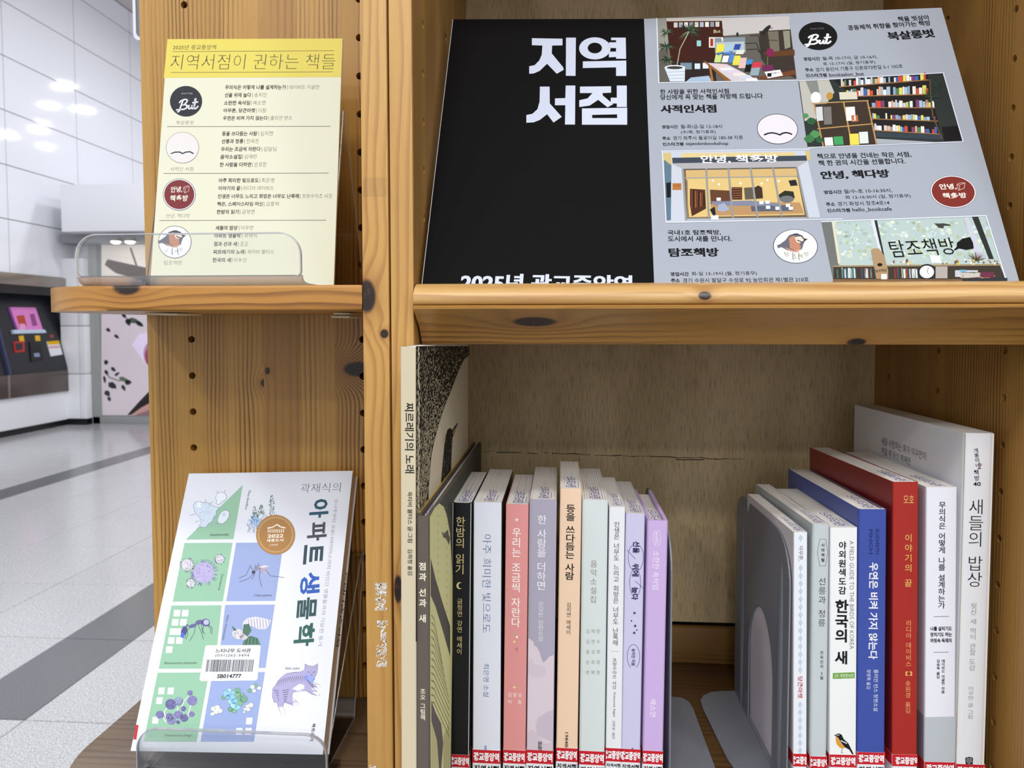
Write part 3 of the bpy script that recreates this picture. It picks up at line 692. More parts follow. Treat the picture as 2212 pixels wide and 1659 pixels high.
def spine_label(B, y0, y1, shift=0., redonly=False):
    """white library label with a red band, wrapped round the spine"""
    X = (proj(B.sp.pt(B.w/2, 40))[0])
    v1 = B.sp.uv(X, y0)[1]; v0 = B.sp.uv(X, y1)[1]; vb = v0-16
    f2 = frame(B.O, B.u, B.d, B.v); w = B.w
    prism('spine_label', [(-.12, 9), (-.12, .5), (.5, -.12), (w-.5, -.12), (w+.12, .5), (w+.12, 9)]+[(w+.04, 9), (w+.04, .55), (w-.55, -.04), (.55, -.04), (-.04, .55), (-.04, 9)], vb, v1, frame(B.O, B.v, B.u, B.d), mat('label_white', '#e6e8ec', .35), B.t, 40)
    lb = COL.objects[-1]; lb['label'] = 'white library label with a red band round the spine'
    q = Print(Surf(B.O-B.d*.14, B.u, B.v))
    q.poly([(-.13, v0), (w+.13, v0), (w+.13, v1), (-.13, v1)], '#c41d2b', 1, px=False)
    co, fs = glyph('광교중앙역', .045, 2); x0, x1 = co[:, 0].min(), co[:, 0].max(); ya, yb_ = co[:, 1].min(), co[:, 1].max()
    tw = max(min(w*.93, 16.5), 12.3); sc = tw/(x1-x0); hh = (v1-v0)*.66
    cc = (co-np.array([(x0+x1)/2, (ya+yb_)/2]))*np.array([sc, hh/(yb_-ya)])+np.array([w/2+shift, (v0+v1)/2-.1])
    # letters that run past the spine fold round its corners: keep the part in front
    bm = bmesh.new(); vs = [bm.verts.new((x_, y_, 0)) for x_, y_ in cc]
    for f in fs:
        try: bm.faces.new([vs[i] for i in f])
        except ValueError: pass
    for X0, nn in ((.05, 1), (w-.05, -1)):
        bmesh.ops.bisect_plane(bm, geom=bm.verts[:]+bm.edges[:]+bm.faces[:], plane_co=(X0, 0, 0), plane_no=(-nn, 0, 0), clear_outer=True)
    bm.verts.index_update(); cc = [(v_.co.x, v_.co.y) for v_ in bm.verts]; fs = [tuple(v_.index for v_ in f.verts) for f in bm.faces]; bm.free()
    q.poly(cc, '#f4f4f6', 3, px=False, faces=fs)
    co, fs = glyph('지역서점', .03, 1); x0, x1 = co[:, 0].min(), co[:, 0].max(); ya, yb_ = co[:, 1].min(), co[:, 1].max(); sc = w*.9/(x1-x0)
    q._put((co-np.array([(x0+x1)/2, yb_]), fs), np.array([w/2, v0-1.3]), np.array([sc, 0]), np.array([0, min(sc, 5.0)]), '#15161a', 3)
    q.build('label_lettering', lb)
    # the red band carried on round both sides
    for s_, sf in ((1, Surf(B.O+B.u*(w+.13)+B.d*.4, B.d, B.v)), (-1, Surf(B.O-B.u*.13+B.d*8.9, -B.d, B.v))):
        z = Print(sf); z.poly([(0, v0), (8.5, v0), (8.5, v1), (0, v1)], '#c41d2b', 1, px=False); z.build('label_lettering', lb)
def star(p, cx, cy, r, col, n=4, k_=.32, rot=0, lay=2):
    p.poly([(cx+(r if i % 2 == 0 else r*k_)*math.cos(rot+math.pi*i/n), cy+(r if i % 2 == 0 else r*k_)*math.sin(rot+math.pi*i/n)) for i in range(2*n)], col, lay)
def done(B, lab=None, mat_=None):
    B.p.build('spine_lettering', B.t, mat_)
    if lab: spine_label(B, *lab)

# tall tan picture book against the post
B = book('picture_book', 'tall thin tan picture book with a starling on its cover, standing against the post', (865, 750), (898, 748), (871, 895), 206, '#d0c4a8', Yf=358, r=.6, stamp=False, rough=.6)
p = B.p
p.text('찌르레기의 노래', (884, 870), (885, 1022), 20, '#161412', .012); p.text('옥타비 볼터스 글·그림', (885.5, 1062), (886, 1172), 10.5, '#1d1a18', .008); p.text('김희정 옮김', (885.8, 1186), (886, 1242), 10, '#1d1a18', .008)
done(B)
q = Print(B.right); Z = lambda x, y: (760+x/3.606, 720+y/3.606)
curve = [(915, 100), (915, 165), (870, 210), (820, 320), (780, 430), (725, 560), (680, 700), (645, 830), (620, 950), (607, 1100), (600, 1200), (596, 1320), (590, 1500), (585, 2400)]
q.poly([B.right.uv(*Z(500, 2400)), B.right.uv(*Z(500, 100))]+[B.right.uv(*Z(*c)) for c in curve], '#1b1916', 1, px=False)
rs = random.Random(11)
def cx_at(y):
    for (x0, y0), (x1, y1) in zip(curve, curve[1:]):
        if y0 <= y <= y1: return x0+(x1-x0)*(y-y0)/(y1-y0+1e-6)
    return 585
for i in range(2700):
    y = rs.uniform(105, 1500); xm = cx_at(y); f = rs.random(); x = 503+(xm-508)*f
    if x > xm-5: continue
    near = (x-500)/400.; L = rs.uniform(9, 17)*(1-.5*near); wd_ = rs.uniform(1.6, 3.2)*(1-.5*near)
    tl = math.radians(80-60*max(0, (f-.3))*(1-y/1700.))
    dx_, dy_ = math.cos(tl)*L/2, -math.sin(tl)*L/2
    q.line([Z(x-dx_, y-dy_), Z(x+dx_, y+dy_)], wd_/3.6, '#cfc09c', 2)
for i in range(34):
    y = 110+i*42+rs.uniform(-8, 8); q.line([Z(512+rs.uniform(0, 12), y), Z(516+rs.uniform(0, 12), y+26)], 3.2, '#e2d6b8', 3)
q.poly([Z(*c) for c in ((745, 750), (760, 739), (775, 742), (785, 765), (783, 820), (776, 950), (770, 1120), (690, 1230), (696, 1140), (708, 1000), (720, 880), (733, 790))], '#191715', 3)
q.poly([Z(*c) for c in ((778, 762), (800, 725), (828, 692), (812, 740), (785, 812))], '#201c16', 3); q.poly([Z(*c) for c in ((784, 768), (815, 722), (806, 750), (787, 795))], '#b08a4a', 4)
for i in range(90):
    y = rs.uniform(760, 1150); x = rs.uniform(715+(800-y)*.06, 776); q.line([Z(x, y), Z(x+2, y+7)], .5, '#8f866c', 4)
q.build('cover_pattern', B.t, cuts=None)

# dark grey picture book with a yellow cover
B = book('picture_book', 'grey-spined hardcover picture book with a yellow cover, next to the tan one', (898.5, 1115), (929, 1115), (896, 930), 236, '#605850', Yf=359, hard=True, rough=.7, stamp=True)
p = B.p
p.stack('점과 선과 새', (912.9, 1212), (913, 1347), 15, '#efe9cf', .02); p.stack('조오 그림책', (913.5, 1487), (913.5, 1556), 10.5, '#efe9cf', .01)
done(B)
f2 = frame(B.O, B.u, B.d, B.v)
q = Print(B.right); Y4 = lambda x, y: (760+x/3.323, 1160+y/3.323)
def rv(pt): return B.right.uv(*pt)
q.poly([(3.6, 1), (B.dp-1, 1), (B.dp-1, B.h-.6), (3.6, B.h-.6)], '#45463d', 1, px=False)
q.poly([rv(Z(606, 1432)), rv(Z(645, 1360)), rv(Z(680, 1325)), rv(Z(715, 1350)), rv(Z(740, 1420)), rv(Z(764, 1560)), rv(Z(790, 2000)), (70, 2), (3.6, 2)], '#dbd898', 2, px=False)
for x in (672, 738):
    for i in range(14): q.poly([Z(x+dx, 1360+i*62+dy) for dx, dy in ((-3, 0), (0, -12), (3, 0), (0, 12))], '#97946a', 3)
q.poly([Z(*c) for c in ((697, 1540), (715, 1560), (730, 1545), (748, 1528), (752, 1560), (765, 1600), (755, 1650), (735, 1600), (712, 1590))], '#5c5c48', 4)
q.poly([Y4(*c) for c in ((565, 150), (600, 300), (650, 470), (705, 640), (705, 860), (660, 700), (600, 500), (565, 420))], '#4f4b41', 3)
for i in range(13):
    x = 570+i*12; q.line([Y4(570, 560+i*52), Y4(590, 590+i*50), Y4(min(700, 640+i*9), 860+i*48)], .9, '#8c8a55', 3)
q.poly([Y4(*c) for c in ((570, 1180), (600, 1260), (640, 1340), (655, 1480), (640, 1659), (625, 1659), (610, 1460), (570, 1320))], '#5c5650', 4)
q.poly([Y4(*c) for c in ((570, 1340), (605, 1440), (640, 1659), (570, 1659))], '#c9c38c', 4)
for i in range(5): q.line([Y4(660+i*9, 1420-i*20), Y4(660+i*9, 1659)], .8, '#6f6c4a', 5)
q.build('cover_pattern', B.t)
bm = bmesh.new(); add_box(bm, .15, .9, 6, B.dp-1, B.h-.3, B.h+.25, f2); bm_obj('endpaper', bm, mat('endpaper_yellow', '#c79a35', .6), B.t)

L1 = []
# 1 black paperback
B = book('paperback_book', 'black paperback with pale gold lettering and a crescent moon on the spine', (976.5, 1086), (1019, 1086), (969.5, 1016.5), 96, '#15161a', r=2.2, lab=1, lines=3)
p = B.p; g_ = '#d9c78e'
p.stack('한밤의 읽기', (994.9, 1115), (993.3, 1241), 19, g_, 0); p.stack('금정연 강연 에세이', (993.3, 1292), (992.3, 1414), 11, g_, 0)
p.poly([(993+7*math.cos(t_), 1265+7.5*math.sin(t_)) for t_ in [math.radians(60+240*i/14) for i in range(15)]]+[(995.5+5.2*math.cos(t_), 1265+6*math.sin(t_)) for t_ in [math.radians(290-220*i/14) for i in range(15)]], g_, 2)
done(B, (1630, 1657))
# 2 white and blue
B = book('paperback_book', 'thick pale bluish-white paperback with thin blue lettering beside the black one', (1023, 1085), (1083.5, 1085), (1020.7, 1081), 104, '#dfe3f0', r=1.0, side='R', sidecol='#2b2522')
p = B.p; p.text('아주 희미한 빛으로도', (1052.3, 1154), (1050.5, 1367), 18.5, '#4d62a0', -.012); p.text('최은영 소설', (1050.5, 1433), (1050, 1505), 12, '#4d62a0', -.008); p.text('마음', (1048.5, 1611), (1048.5, 1630), 6, '#3e5db0', .02)
done(B, (1620, 1648.5))
# 3 pink
B = book('paperback_book', 'salmon pink paperback with white lettering and small stars', (1092.8, 1089), (1142, 1089), (1087.6, 1135), 90, '#dd9492', r=.7, lines=2)
p = B.p; star(p, 1116.3, 1122.8, 5, '#fbf5f0'); p.stack('우리는 조금씩 자란다', (1116, 1139), (1113.8, 1355), 18.5, '#fbf5f2', .006)
for x, y, c_, r_ in ((1107.8, 1369.3, '#a9b490', 2.3), (1116.7, 1376, '#ffffff', 2.3), (1110.9, 1386, '#f1e2a2', 2.2), (1116, 1404, '#e0708c', 2.6), (1116.3, 1400.6, '#8d918c', 2.3)): p.ell(x, y, r_, r_, c_, 2 if r_ > 2.5 else 3, 12)
star(p, 1111.5, 1484.6, 4.3, '#efe3a6'); p.text('김 달 님', (1097.4, 1500.6), (1126, 1500.6), 9, '#fbf5f2'); p.text('지', (1097, 1516), (1104.3, 1516), 8.5, '#fbf5f2'); p.text('음', (1119, 1516), (1126.3, 1516), 8.5, '#fbf5f2')
done(B, (1620.5, 1649))
# 4 lavender with clouds
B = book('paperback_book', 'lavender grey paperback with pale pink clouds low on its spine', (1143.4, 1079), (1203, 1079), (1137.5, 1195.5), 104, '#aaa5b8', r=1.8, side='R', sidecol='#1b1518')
p = B.p; Q6 = lambda x, y: (960+x/4.62, 1300+y/4.62)
def clampx(pts, B_, m_=.6):
    out = []
    for x, y in pts:
        u_, v_ = B_.sp.uv(x, y); out.append((min(max(u_, m_), B_.w-m_), v_))
    return out
p.poly(clampx([Q6(*c) for c in ((832, 372), (850, 362), (870, 392), (882, 385), (895, 432), (925, 455), (952, 505), (960, 545), (985, 605), (1010, 590), (1050, 542), (1075, 540), (1095, 518), (1110, 520), (1100, 1500), (815, 1500))], B, .5), '#d9cbd5', 1, px=False)
p.poly(clampx([Q6(*c) for c in ((832, 600), (870, 560), (900, 620), (960, 640), (1010, 650), (1010, 740), (900, 760), (832, 720))], B, .5), '#d0c3d0', 2, px=False)
p.poly(clampx([Q6(*c) for c in ((1090, 1080), (1040, 1090), (990, 1120), (930, 1160), (910, 1230), (925, 1330), (1090, 1400))], B, .5), '#c7bbca', 2, px=False)
p.poly(clampx([Q6(*c) for c in ((818, 1300), (870, 1270), (930, 1320), (1000, 1420), (1090, 1400), (1090, 1500), (815, 1500))], B, .5), '#cfc0cc', 3, px=False)
p.stack('한 사람을 더하면', (1170.8, 1112), (1169, 1275), 18.5, '#f2f0f5', .004); p.stack('은모든 장편소설', (1169.2, 1299), (1167.5, 1385), 11.5, '#e6e3ec', 0); p.stack('문학', (1166.5, 1601), (1166.3, 1622), 9, '#141417', .02, lay=5)
done(B, (1620.5, 1649.5))
# 5 peach
B = book('paperback_book', 'peach paperback with bold black lettering down the spine, tallest of its row', (1209.8, 1055), (1257, 1055), (1201.7, 1248), 90, '#eccdb2', r=1.2)
p = B.p; p.stack('등을 쓰다듬는 사람', (1232.8, 1089), (1230.2, 1253), 18.5, '#191512', .014); p.stack('김지연 에세이', (1229, 1301), (1227.7, 1371), 9.5, '#2a2420', 0); p.text('1984BOOKS', (1224, 1582), (1223.2, 1652), 7, '#2a2420', .01)
done(B, (1616, 1645))
# 6 pale grey green
B = book('paperback_book', 'thick pale grey-green paperback with five rows of small names', (1258, 1079), (1314, 1080), (1250.9, 1307.6), 98, '#d3dcdb', r=1.8, lines=9)
p = B.p; p.stack('음악소설집', (1282.8, 1208), (1281.5, 1304), 14, '#9b9184', 0)
for i, nme in enumerate(('김 애 란', '김 연 수', '윤 성 희', '은 희 경', '편 혜 영')): p.text(nme, (1266.2-i*.2, 1363.4+i*22.3), (1296.3-i*.3, 1363.4+i*22.3), 9, '#a59c90', 0)
done(B, (1622.5, 1652))
# 7 thin white
B = book('paperback_book', 'thin white paperback with one long column of small grey lettering', (1316.5, 1095), (1350.5, 1095), (1309, 1342.8), 88, '#e4e7ea', r=.7)
p = B.p; p.stack('인생은 너무도 느리고 희망은 너무도 난폭해', (1332.6, 1126), (1329.2, 1395), 11.5, '#3b3c40', 0)
for i in range(8): p.ell(1320.5+i*2.3, 1407, .6, .6, '#555', 2, 6)
p.stack('프랑수아즈 사강', (1328, 1421), (1327, 1489), 8.5, '#45464a', 0); p.text('Françoise Sagan', (1327, 1496), (1326.5, 1549), 6, '#45464a'); p.stack('김계영 옮김', (1325.6, 1556), (1325, 1596), 6.5, '#55565a', -.005)
done(B, (1616, 1644.5))
# 8 periwinkle
B = book('paperback_book', 'periwinkle paperback with ovals and star marks drawn round its title', (1352, 1109), (1393.5, 1109), (1343.2, 1383), 92, '#c8c6e2', r=1.2, sidecol='#e3e6ef', side='R', lines=9)
p = B.p; nv = '#211e52'
p.text('선율', (1374.7, 1169), (1374.2, 1195), 14.5, nv, .03); p.text('위에', (1373, 1217), (1372.4, 1245), 14.5, nv, .03); p.text('눕다', (1371.7, 1268), (1371.2, 1296), 14.5, nv, .03)
lv = '#5a58a0'
p.ring(1373.4, 1204, 16.5, 30, 1, lv, 2, rot=0, a0=-60, a1=250); p.ring(1372, 1259, 12, 30, 1, lv, 2); p.line([(1354.5, 1188), (1372.5, 1207.4)], 1, lv); p.line([(1372.5, 1255), (1388.5, 1270)], 1, lv)
for x, y, r_ in ((1370.6, 1324.2, 4), (1372, 1352, 4), (1370, 1367, 4)): star(p, x, y, r_, nv, 6, .4)
p.ell(1364, 1341, 1.7, 1.7, nv, 2, 10); p.ell(1375.3, 1361, 1.5, 1.5, nv, 2, 10)
p.ring(1368.4, 1418, 13.5, 26, 1, lv, 2, a0=-245, a1=65); p.text('송지인 지음', (1368.4, 1401), (1368, 1438), 8, nv, .02); star(p, 1366, 1617, 3, nv, 4)
done(B, (1618, 1646.5))
# 9 purple hardcover
B = book('hardcover_book', 'small lilac hardcover with an oval emblem at the head of its spine', (1399, 1124), (1443, 1124), (1389, 1433), 82, '#c8aede', Yf=YB0, hard=True, stamp=True)
p = B.p; wh = '#f4eef8'; p.ring(1419.2, 1162.3, 8.3, 18, 1.1, wh, 2); p.text('wefic', (1419.2, 1148), (1419, 1177), 8.5, wh, -.005)
p.text('소란한 속삭임', (1417.5, 1190), (1416, 1273), 14.5, wh, 0); p.text('예소연', (1410.7, 1510), (1410.2, 1548.5), 13.5, wh, 0)
done(B, (1622, 1650.5))

# ---- the group beyond the gap
# a small white
B = book('paperback_book', 'slim white pocket book with a column of pale blue diamonds, leaning on the bookend plate', (1715.2, 1150), (1744, 1150), (1713, 1743.3), 100, yaw=-.02, col= '#e6e9ee', r=.5, side='L', sidecol='#d8d2d6')
p = B.p; bl = '#a9c6e4'
def diamond(x, y): p.line([(x, y-6), (x+4, y), (x, y+6), (x-4, y)], .9, bl, 2, closed=True); p.line([(x, y-3), (x+2, y), (x, y+3), (x-2, y)], .8, bl, 2, closed=True); p.line([(x, y+6), (x, y+8.5)], .7, bl, 2)
diamond(1729.6, 1162)
for i in range(14): diamond(1729.6-i*.08, 1226.6+i*16.95)
for i in range(7): diamond(1728.3, 1522+i*16.6)
p.text('아무튼,', (1729.8, 1179), (1729.6, 1212), 10, '#5c6570', 0); p.text('당근마켓', (1728.5, 1461), (1728.4, 1508), 10.5, '#b5232c', .01)
done(B, (1628, 1655.5, 1.0))
# b grey
B = book('paperback_book', 'pale grey-green paperback with a small outlined hexagon near the top of its spine', (1756.5, 1133), (1792.6, 1133), (1747.5, 1790), 111, yaw=-.04, col= '#c2c9cc', r=1.6, side='L', sidecol='#a8aeae', lines=2)
p = B.p; p.line([(1771, 1164.5), (1783.5, 1164.5), (1788.5, 1193.5), (1783, 1222.7), (1771, 1222.7), (1765.5, 1193.5)], .7, '#56606a', 2, closed=True)
p.stack('시의적절', (1777.6, 1172), (1777.4, 1215), 7, '#1f2226', .02); p.stack('선릉과 정릉', (1776.3, 1246), (1774.8, 1355), 15.5, '#2b3038', -.006); p.stack('전욱진의 2월', (1775, 1405), (1774.8, 1469), 7, '#2b3038', .006)
done(B, (1634, 1660))
# c white field guide
B = book('paperback_book', 'white bird guide with heavy black lettering, a green bar and a small painted bird', (1794, 1140), (1852.3, 1140), (1792, 1849.6), 104, yaw=-.02, col= '#eceeed', r=.7, rough=.25)
p = B.p; p.stack('야외원색도감', (1820, 1168), (1819.3, 1285), 15.5, '#16171a', .022); p.stack('한국의 새', (1818.6, 1294), (1817.6, 1436), 26, '#121316', .03)
p.text('A FIELD GUIDE TO THE BIRDS OF KOREA', (1839.7, 1168), (1839.8, 1402), 9, '#5a5c60', -.012)
p.poly([(1799, 1454), (1846.3, 1452), (1846.3, 1465), (1799, 1466.5)], '#6ea13c', 1); p.text('2차 개정증보판', (1802, 1460.3), (1844, 1459), 8.5, '#f4f6ef', 0)
R2 = lambda x, y: (1500+x/4.62, 1300+y/4.62)
p.poly([R2(*c) for c in ((1408, 1325), (1440, 1312), (1470, 1325), (1490, 1370), (1535, 1410), (1560, 1460), (1590, 1520), (1575, 1522), (1545, 1475), (1500, 1450), (1460, 1400), (1430, 1350), (1410, 1340))], '#17181a', 3)
p.poly([R2(*c) for c in ((1410, 1342), (1428, 1352), (1455, 1400), (1500, 1452), (1490, 1462), (1455, 1458), (1420, 1420), (1410, 1380))], '#e39a2a', 2)
p.poly([R2(*c) for c in ((1388, 1331), (1410, 1326), (1410, 1336))], '#17181a', 4); p.line([R2(1418, 1330), R2(1445, 1328)], 1.2, '#f0f0f0', 4); p.line([R2(1462, 1385), R2(1520, 1412)], 2, '#f0f0f0', 4); p.line([R2(1478, 1458), R2(1465, 1505), R2(1482, 1500)], .9, '#6b6257', 4)
done(B, (1630, 1657))
# d blue
B = book('paperback_book', 'blue paperback whose white title runs down the spine, open front flap behind it', (1855.5, 1101), (1916, 1100), (1850, 1913.8), 122, yaw=-.03, col='#3d50a0', r=1.2, rough=.5, side='L', sidecol='#41539c')
p = B.p; nb = '#27346e'; p.text('ELIZABETH', (1895.6, 1143), (1895.4, 1197), 7, nb, .02); p.text('FINCH', (1881.2, 1143), (1881, 1197), 7.5, nb, .02)
p.text('우연은 비켜 가지 않는다', (1887.4, 1215), (1885.6, 1424), 20, '#eef0f6', .022); p.text('줄리언 반스 장편소설', (1892.2, 1446), (1891.5, 1536), 9.5, '#e2e6f2', 0); p.text('정영목 옮김', (1876.6, 1446), (1876, 1488), 8.5, '#e2e6f2', 0)
done(B, (1625, 1651))
f2 = frame(B.O, B.u, B.d, B.v); bm = bmesh.new(); add_box(bm, B.w-2.6, B.w-1.2, 3, B.dp-6, B.h-.3, B.h+.2, f2); bm_obj('flap', bm, mat('flap_brown', '#6b5f55', .7), B.t)
# e red
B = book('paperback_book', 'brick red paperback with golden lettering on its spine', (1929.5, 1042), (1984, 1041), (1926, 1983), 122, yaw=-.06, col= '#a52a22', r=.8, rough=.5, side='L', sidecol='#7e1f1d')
p = B.p; gd = '#e5b866'; p.text('모호', (1952, 1078), (1974, 1078), 17, gd, 0); p.stack('이야기의 끝', (1962.6, 1151), (1962, 1270), 15.5, gd, .004); p.stack('리디아 데이비스', (1962.8, 1339), (1962.4, 1441), 11.5, '#e9a06a', .002)
p.text('【】', (1956, 1455), (1970, 1455), 9, gd, .01); p.stack('송원경 옮김', (1961.4, 1469), (1961, 1541), 11, '#e9a06a', .002)
done(B, (1630, 1655, 1.2))
# f white two-tone
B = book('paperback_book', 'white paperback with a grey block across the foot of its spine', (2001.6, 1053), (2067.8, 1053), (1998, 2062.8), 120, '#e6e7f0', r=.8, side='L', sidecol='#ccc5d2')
p = B.p; p.stack('무의식은 어떻게 나를 설계하는가', (2035.6, 1083), (2033.6, 1315), 14, '#191a2a', .01); p.line([(2017, 1332), (2049.5, 1331.5)], 1, '#444', 2)
for y, t_ in ((1358, '나를 살리기도'), (1370.8, '망치기도 하는'), (1383.8, '머릿속 독재자')): p.text(t_, (2010, y), (2056, y-.4), 9.5, '#191a2a', .03)
p.line([(2016.5, 1409), (2049, 1408.5)], 1, '#444', 2); p.stack('데이비드 이글먼 지음', (2037.6, 1424), (2037, 1498), 6.5, '#22232f', .02); p.stack('김승욱 옮김', (2026.8, 1424), (2026.4, 1466), 6.5, '#22232f', .02)
p.poly(clampx([(1990, 1549), (2080, 1548), (2080, 1646), (1990, 1646)], B, .05), '#b9c0c6', 1, px=False)
done(B, (1646, 1673))
q = Print(B.left); v1 = B.sp.uv(2030, 1549)[1]; q.poly([(B.dp-60, v1-45), (B.dp-1.2, v1-45), (B.dp-1.2, v1), (B.dp-60, v1)], '#8f929b', 1, px=False); q.build('cover_lettering', B.t)
# g large white
B = book('hardcover_book', 'largest white book with big brushed black lettering, beside the wooden side wall', (2086, 936), (2150.5, 935.5), (2066, 2131), 152, yaw=-.02, col= '#e4e6ea', r=3.2, stamp=False, lines=4)
p = B.p; bk_ = '#1a1c20'
p.stack('개똥이네', (2107.5, 968), (2113, 1010), 9.5, bk_, .01); p.stack('책방', (2108.5, 1014), (2110.5, 1039), 10.5, bk_, .01); p.text('40', (2102, 1045.6), (2118.5, 1045.4), 9, bk_, .02)
p.poly([(2117, 1000), (2121, 1003), (2118, 1008), (2114, 1005)], '#a3789c', 4); p.poly([(2111, 1013.5), (2115, 1009), (2120, 1012.5)], '#6b4a3a', 4)
p.stack('새들의 밥상', (2109.5, 1077), (2105, 1269), 31, bk_, -.008); p.stack('뒷산 새 먹이 관찰 도감', (2103.8, 1302), (2099.6, 1449), 13, '#8b928e', -.006); p.stack('이우만 글 그림', (2097.6, 1482), (2095.8, 1553), 11.5, '#8b928e', -.006)
p.poly([(2085, 1638), (2088, 1635), (2099, 1635), (2102, 1638), (2101, 1652), (2086, 1652)], '#17181a', 2)
for i in range(4):
    p.line([(2093.5, 1650-i*3.5), (2087+i*.4, 1644-i*3)], .7, '#dddfe3', 3); p.line([(2093.5, 1650-i*3.5), (2100-i*.4, 1644-i*3)], .7, '#dddfe3', 3)
done(B, (1651, 1678))
q = Print(B.left); q.text('새를 사랑하는 화가 이우만이', (1904.3, 951.5), (2000, 986), 16.5, '#4a4744', -.004); q.text('여덟 해 동안 취재한', (1904.3, 972.5), (1967.5, 997.5), 15, '#4a4744', -.004); q.build('cover_lettering', B.t)

# ------------------------------------------------------------------ metal bookends
BE = mat('hammered_grey', '#7b7e87', .42, .15, noise=.12, nscale=900, bump=.35)
def be_base(name, pts, t, n=(0,)):
    return plate(name, pts, [], 1.2, frame((0, 0, ZFL+1.3), (1, 0, 0), (0, 0, -1), (0, 1, 0)), BE, t)
def bookend(label, xp, flip, y0, y1, zt, base_px, hole=True):
    t = thing('bookend', (xp, (y0+y1)/2, ZFL), label, 'bookend', 'grey metal bookends')
    o = rrect(y0, y1, ZFL+1, zt, (0, 0, 20, 30), 8); hs = []
    ya, yb = aX(1668, 1500, XB2)[1], aX(1616, 1450, XB2)[1]; ztop = aX(1636, 1303, XB2)[2]
    if hole:
        zc = ztop-42; hs = [[(ya, ZFL+2.2), (yb, ZFL+2.2), (yb, zc)]+[((ya+yb)/2+(yb-ya)/2*math.cos(a)*1., zc+42*math.sin(a)) for a in [math.pi*i/16 for i in range(1, 16)]]+[(ya, zc)]]
    up = plate('upright', o, hs, 1.1, frame((xp, 0, 0), (0, 1, 0), (1, 0, 0), (0, 0, 1)), BE, t, bev=.25)
    for yr in ((y0+ya)/2, (y1+yb)/2-1):       # pressed stiffening ribs
        sgn = -1 if not flip else 1
        bm = bmesh.new(); bmesh.ops.create_uvsphere(bm, u_segments=12, v_segments=8, radius=1, matrix=Matrix.Translation(W((xp+(0 if sgn < 0 else 1.1), yr, ZFL+70)))@Matrix.Diagonal((.0016, .0045, .075, 1)))
        bm_obj('rib', bm, BE, t, 60)
    pts = [tuple(aZ(x, y, ZFL+1.2)[:2]) for x, y in base_px]
    be_base('base_plate', pts, t)
    return t
XB2 = aY(1709, 1400, YB0)[0]-1.4
zt2 = aX(1604, 1071, XB2)[2]
bookend('grey metal bookend with an arched cut-out, holding the slim white pocket book', XB2, False, 437, aX(1590, 1200, XB2)[1], zt2, [(1598, 1492.5), (1560, 1492.5), (1536, 1495), (1520, 1502), (1513, 1512), (1519, 1532), (1547, 1590), (1572, 1640), (1583, 1655), (1600, 1672), (1640, 1688), (1720, 1700)])
XB1 = aY(1447, 1400, YB0)[0]+.3
bookend('grey metal bookend seen edge-on, holding the lilac hardcover', XB1, True, 437, 575, aY(1450, 1136, 450)[2], [(1395, 1500), (1450, 1505), (1472, 1507), (1488, 1516), (1497, 1530), (1520, 1592), (1545, 1659), (1556, 1690), (1548, 1712), (1520, 1720), (1440, 1720)])

# ------------------------------------------------------------------ poster on the sloping shelf
def down(a, b, z):      # carry the line a->b on down to height z
    f = (z-a[2])/(b[2]-a[2]); return a+(b-a)*f
TLp, BLp = aY(978, 42, 496), aY(911, 612, 406)
TMp, BMp = aY(1391, 41, 496), aY(1413, 612, 406)
TRp, BRp = aY(2034, 17, 474), aY(2203, 612, 406)
zf = 14.3
Bp = [down(TLp, BLp, zf), down(TMp, BMp, zf), down(TRp, BRp, zf)]; Tp = [TLp, TMp, TRp]
w1, w2 = np.linalg.norm((Bp[1]-Bp[0])), np.linalg.norm((Bp[2]-Bp[1])); H = np.linalg.norm(Tp[0]-Bp[0])
PO = Poster(Bp, Tp, [0, w1/(w1+w2), 1], w1+w2, H)
pt = thing('poster', (Bp[0]+Bp[2])/2, 'large black and pale blue poster board introducing four local bookshops', 'poster')
NX, NY = 34, 18; us = sorted(set([PO.Wd*i/NX for i in range(NX+1)]+[w1])); vs = [PO.H*j/NY for j in range(NY+1)]
V, Fc = [], []
for hh in (0, -1.6):
    for v_ in vs:
        for u_ in us: V.append(PO.pt(u_, v_, hh))
nu, nv_ = len(us), len(vs); off = nu*nv_
for j in range(nv_-1):
    for i in range(nu-1):
        a = j*nu+i; Fc.append((a, a+1, a+nu+1, a+nu)); Fc.append((off+a, off+a+nu, off+a+nu+1, off+a+1))
bd = [i for i in range(nu)]+[j*nu+nu-1 for j in range(1, nv_)]+[(nv_-1)*nu+i for i in range(nu-2, -1, -1)]+[j*nu for j in range(nv_-2, 0, -1)]
for a, b in zip(bd, bd[1:]+bd[:1]): Fc.append((a, off+a, off+b, b))
pydata('board', V, Fc, mat('foam_board', '#e4e4e4', .6), pt)
p = Print(PO); e_ = .35
p.poly([(e_, 0), (w1, 0), (w1, H), (e_, H)], '#080708', 0, px=False)
p.poly([(w1, 0), (PO.Wd-.1, 0), (PO.Wd-.1, H), (w1, H)], '#a1a7b2', 0, px=False)
P9 = lambda x, y: (880+x/2.591, y/2.591)
wl_ = '#c9d0e2'
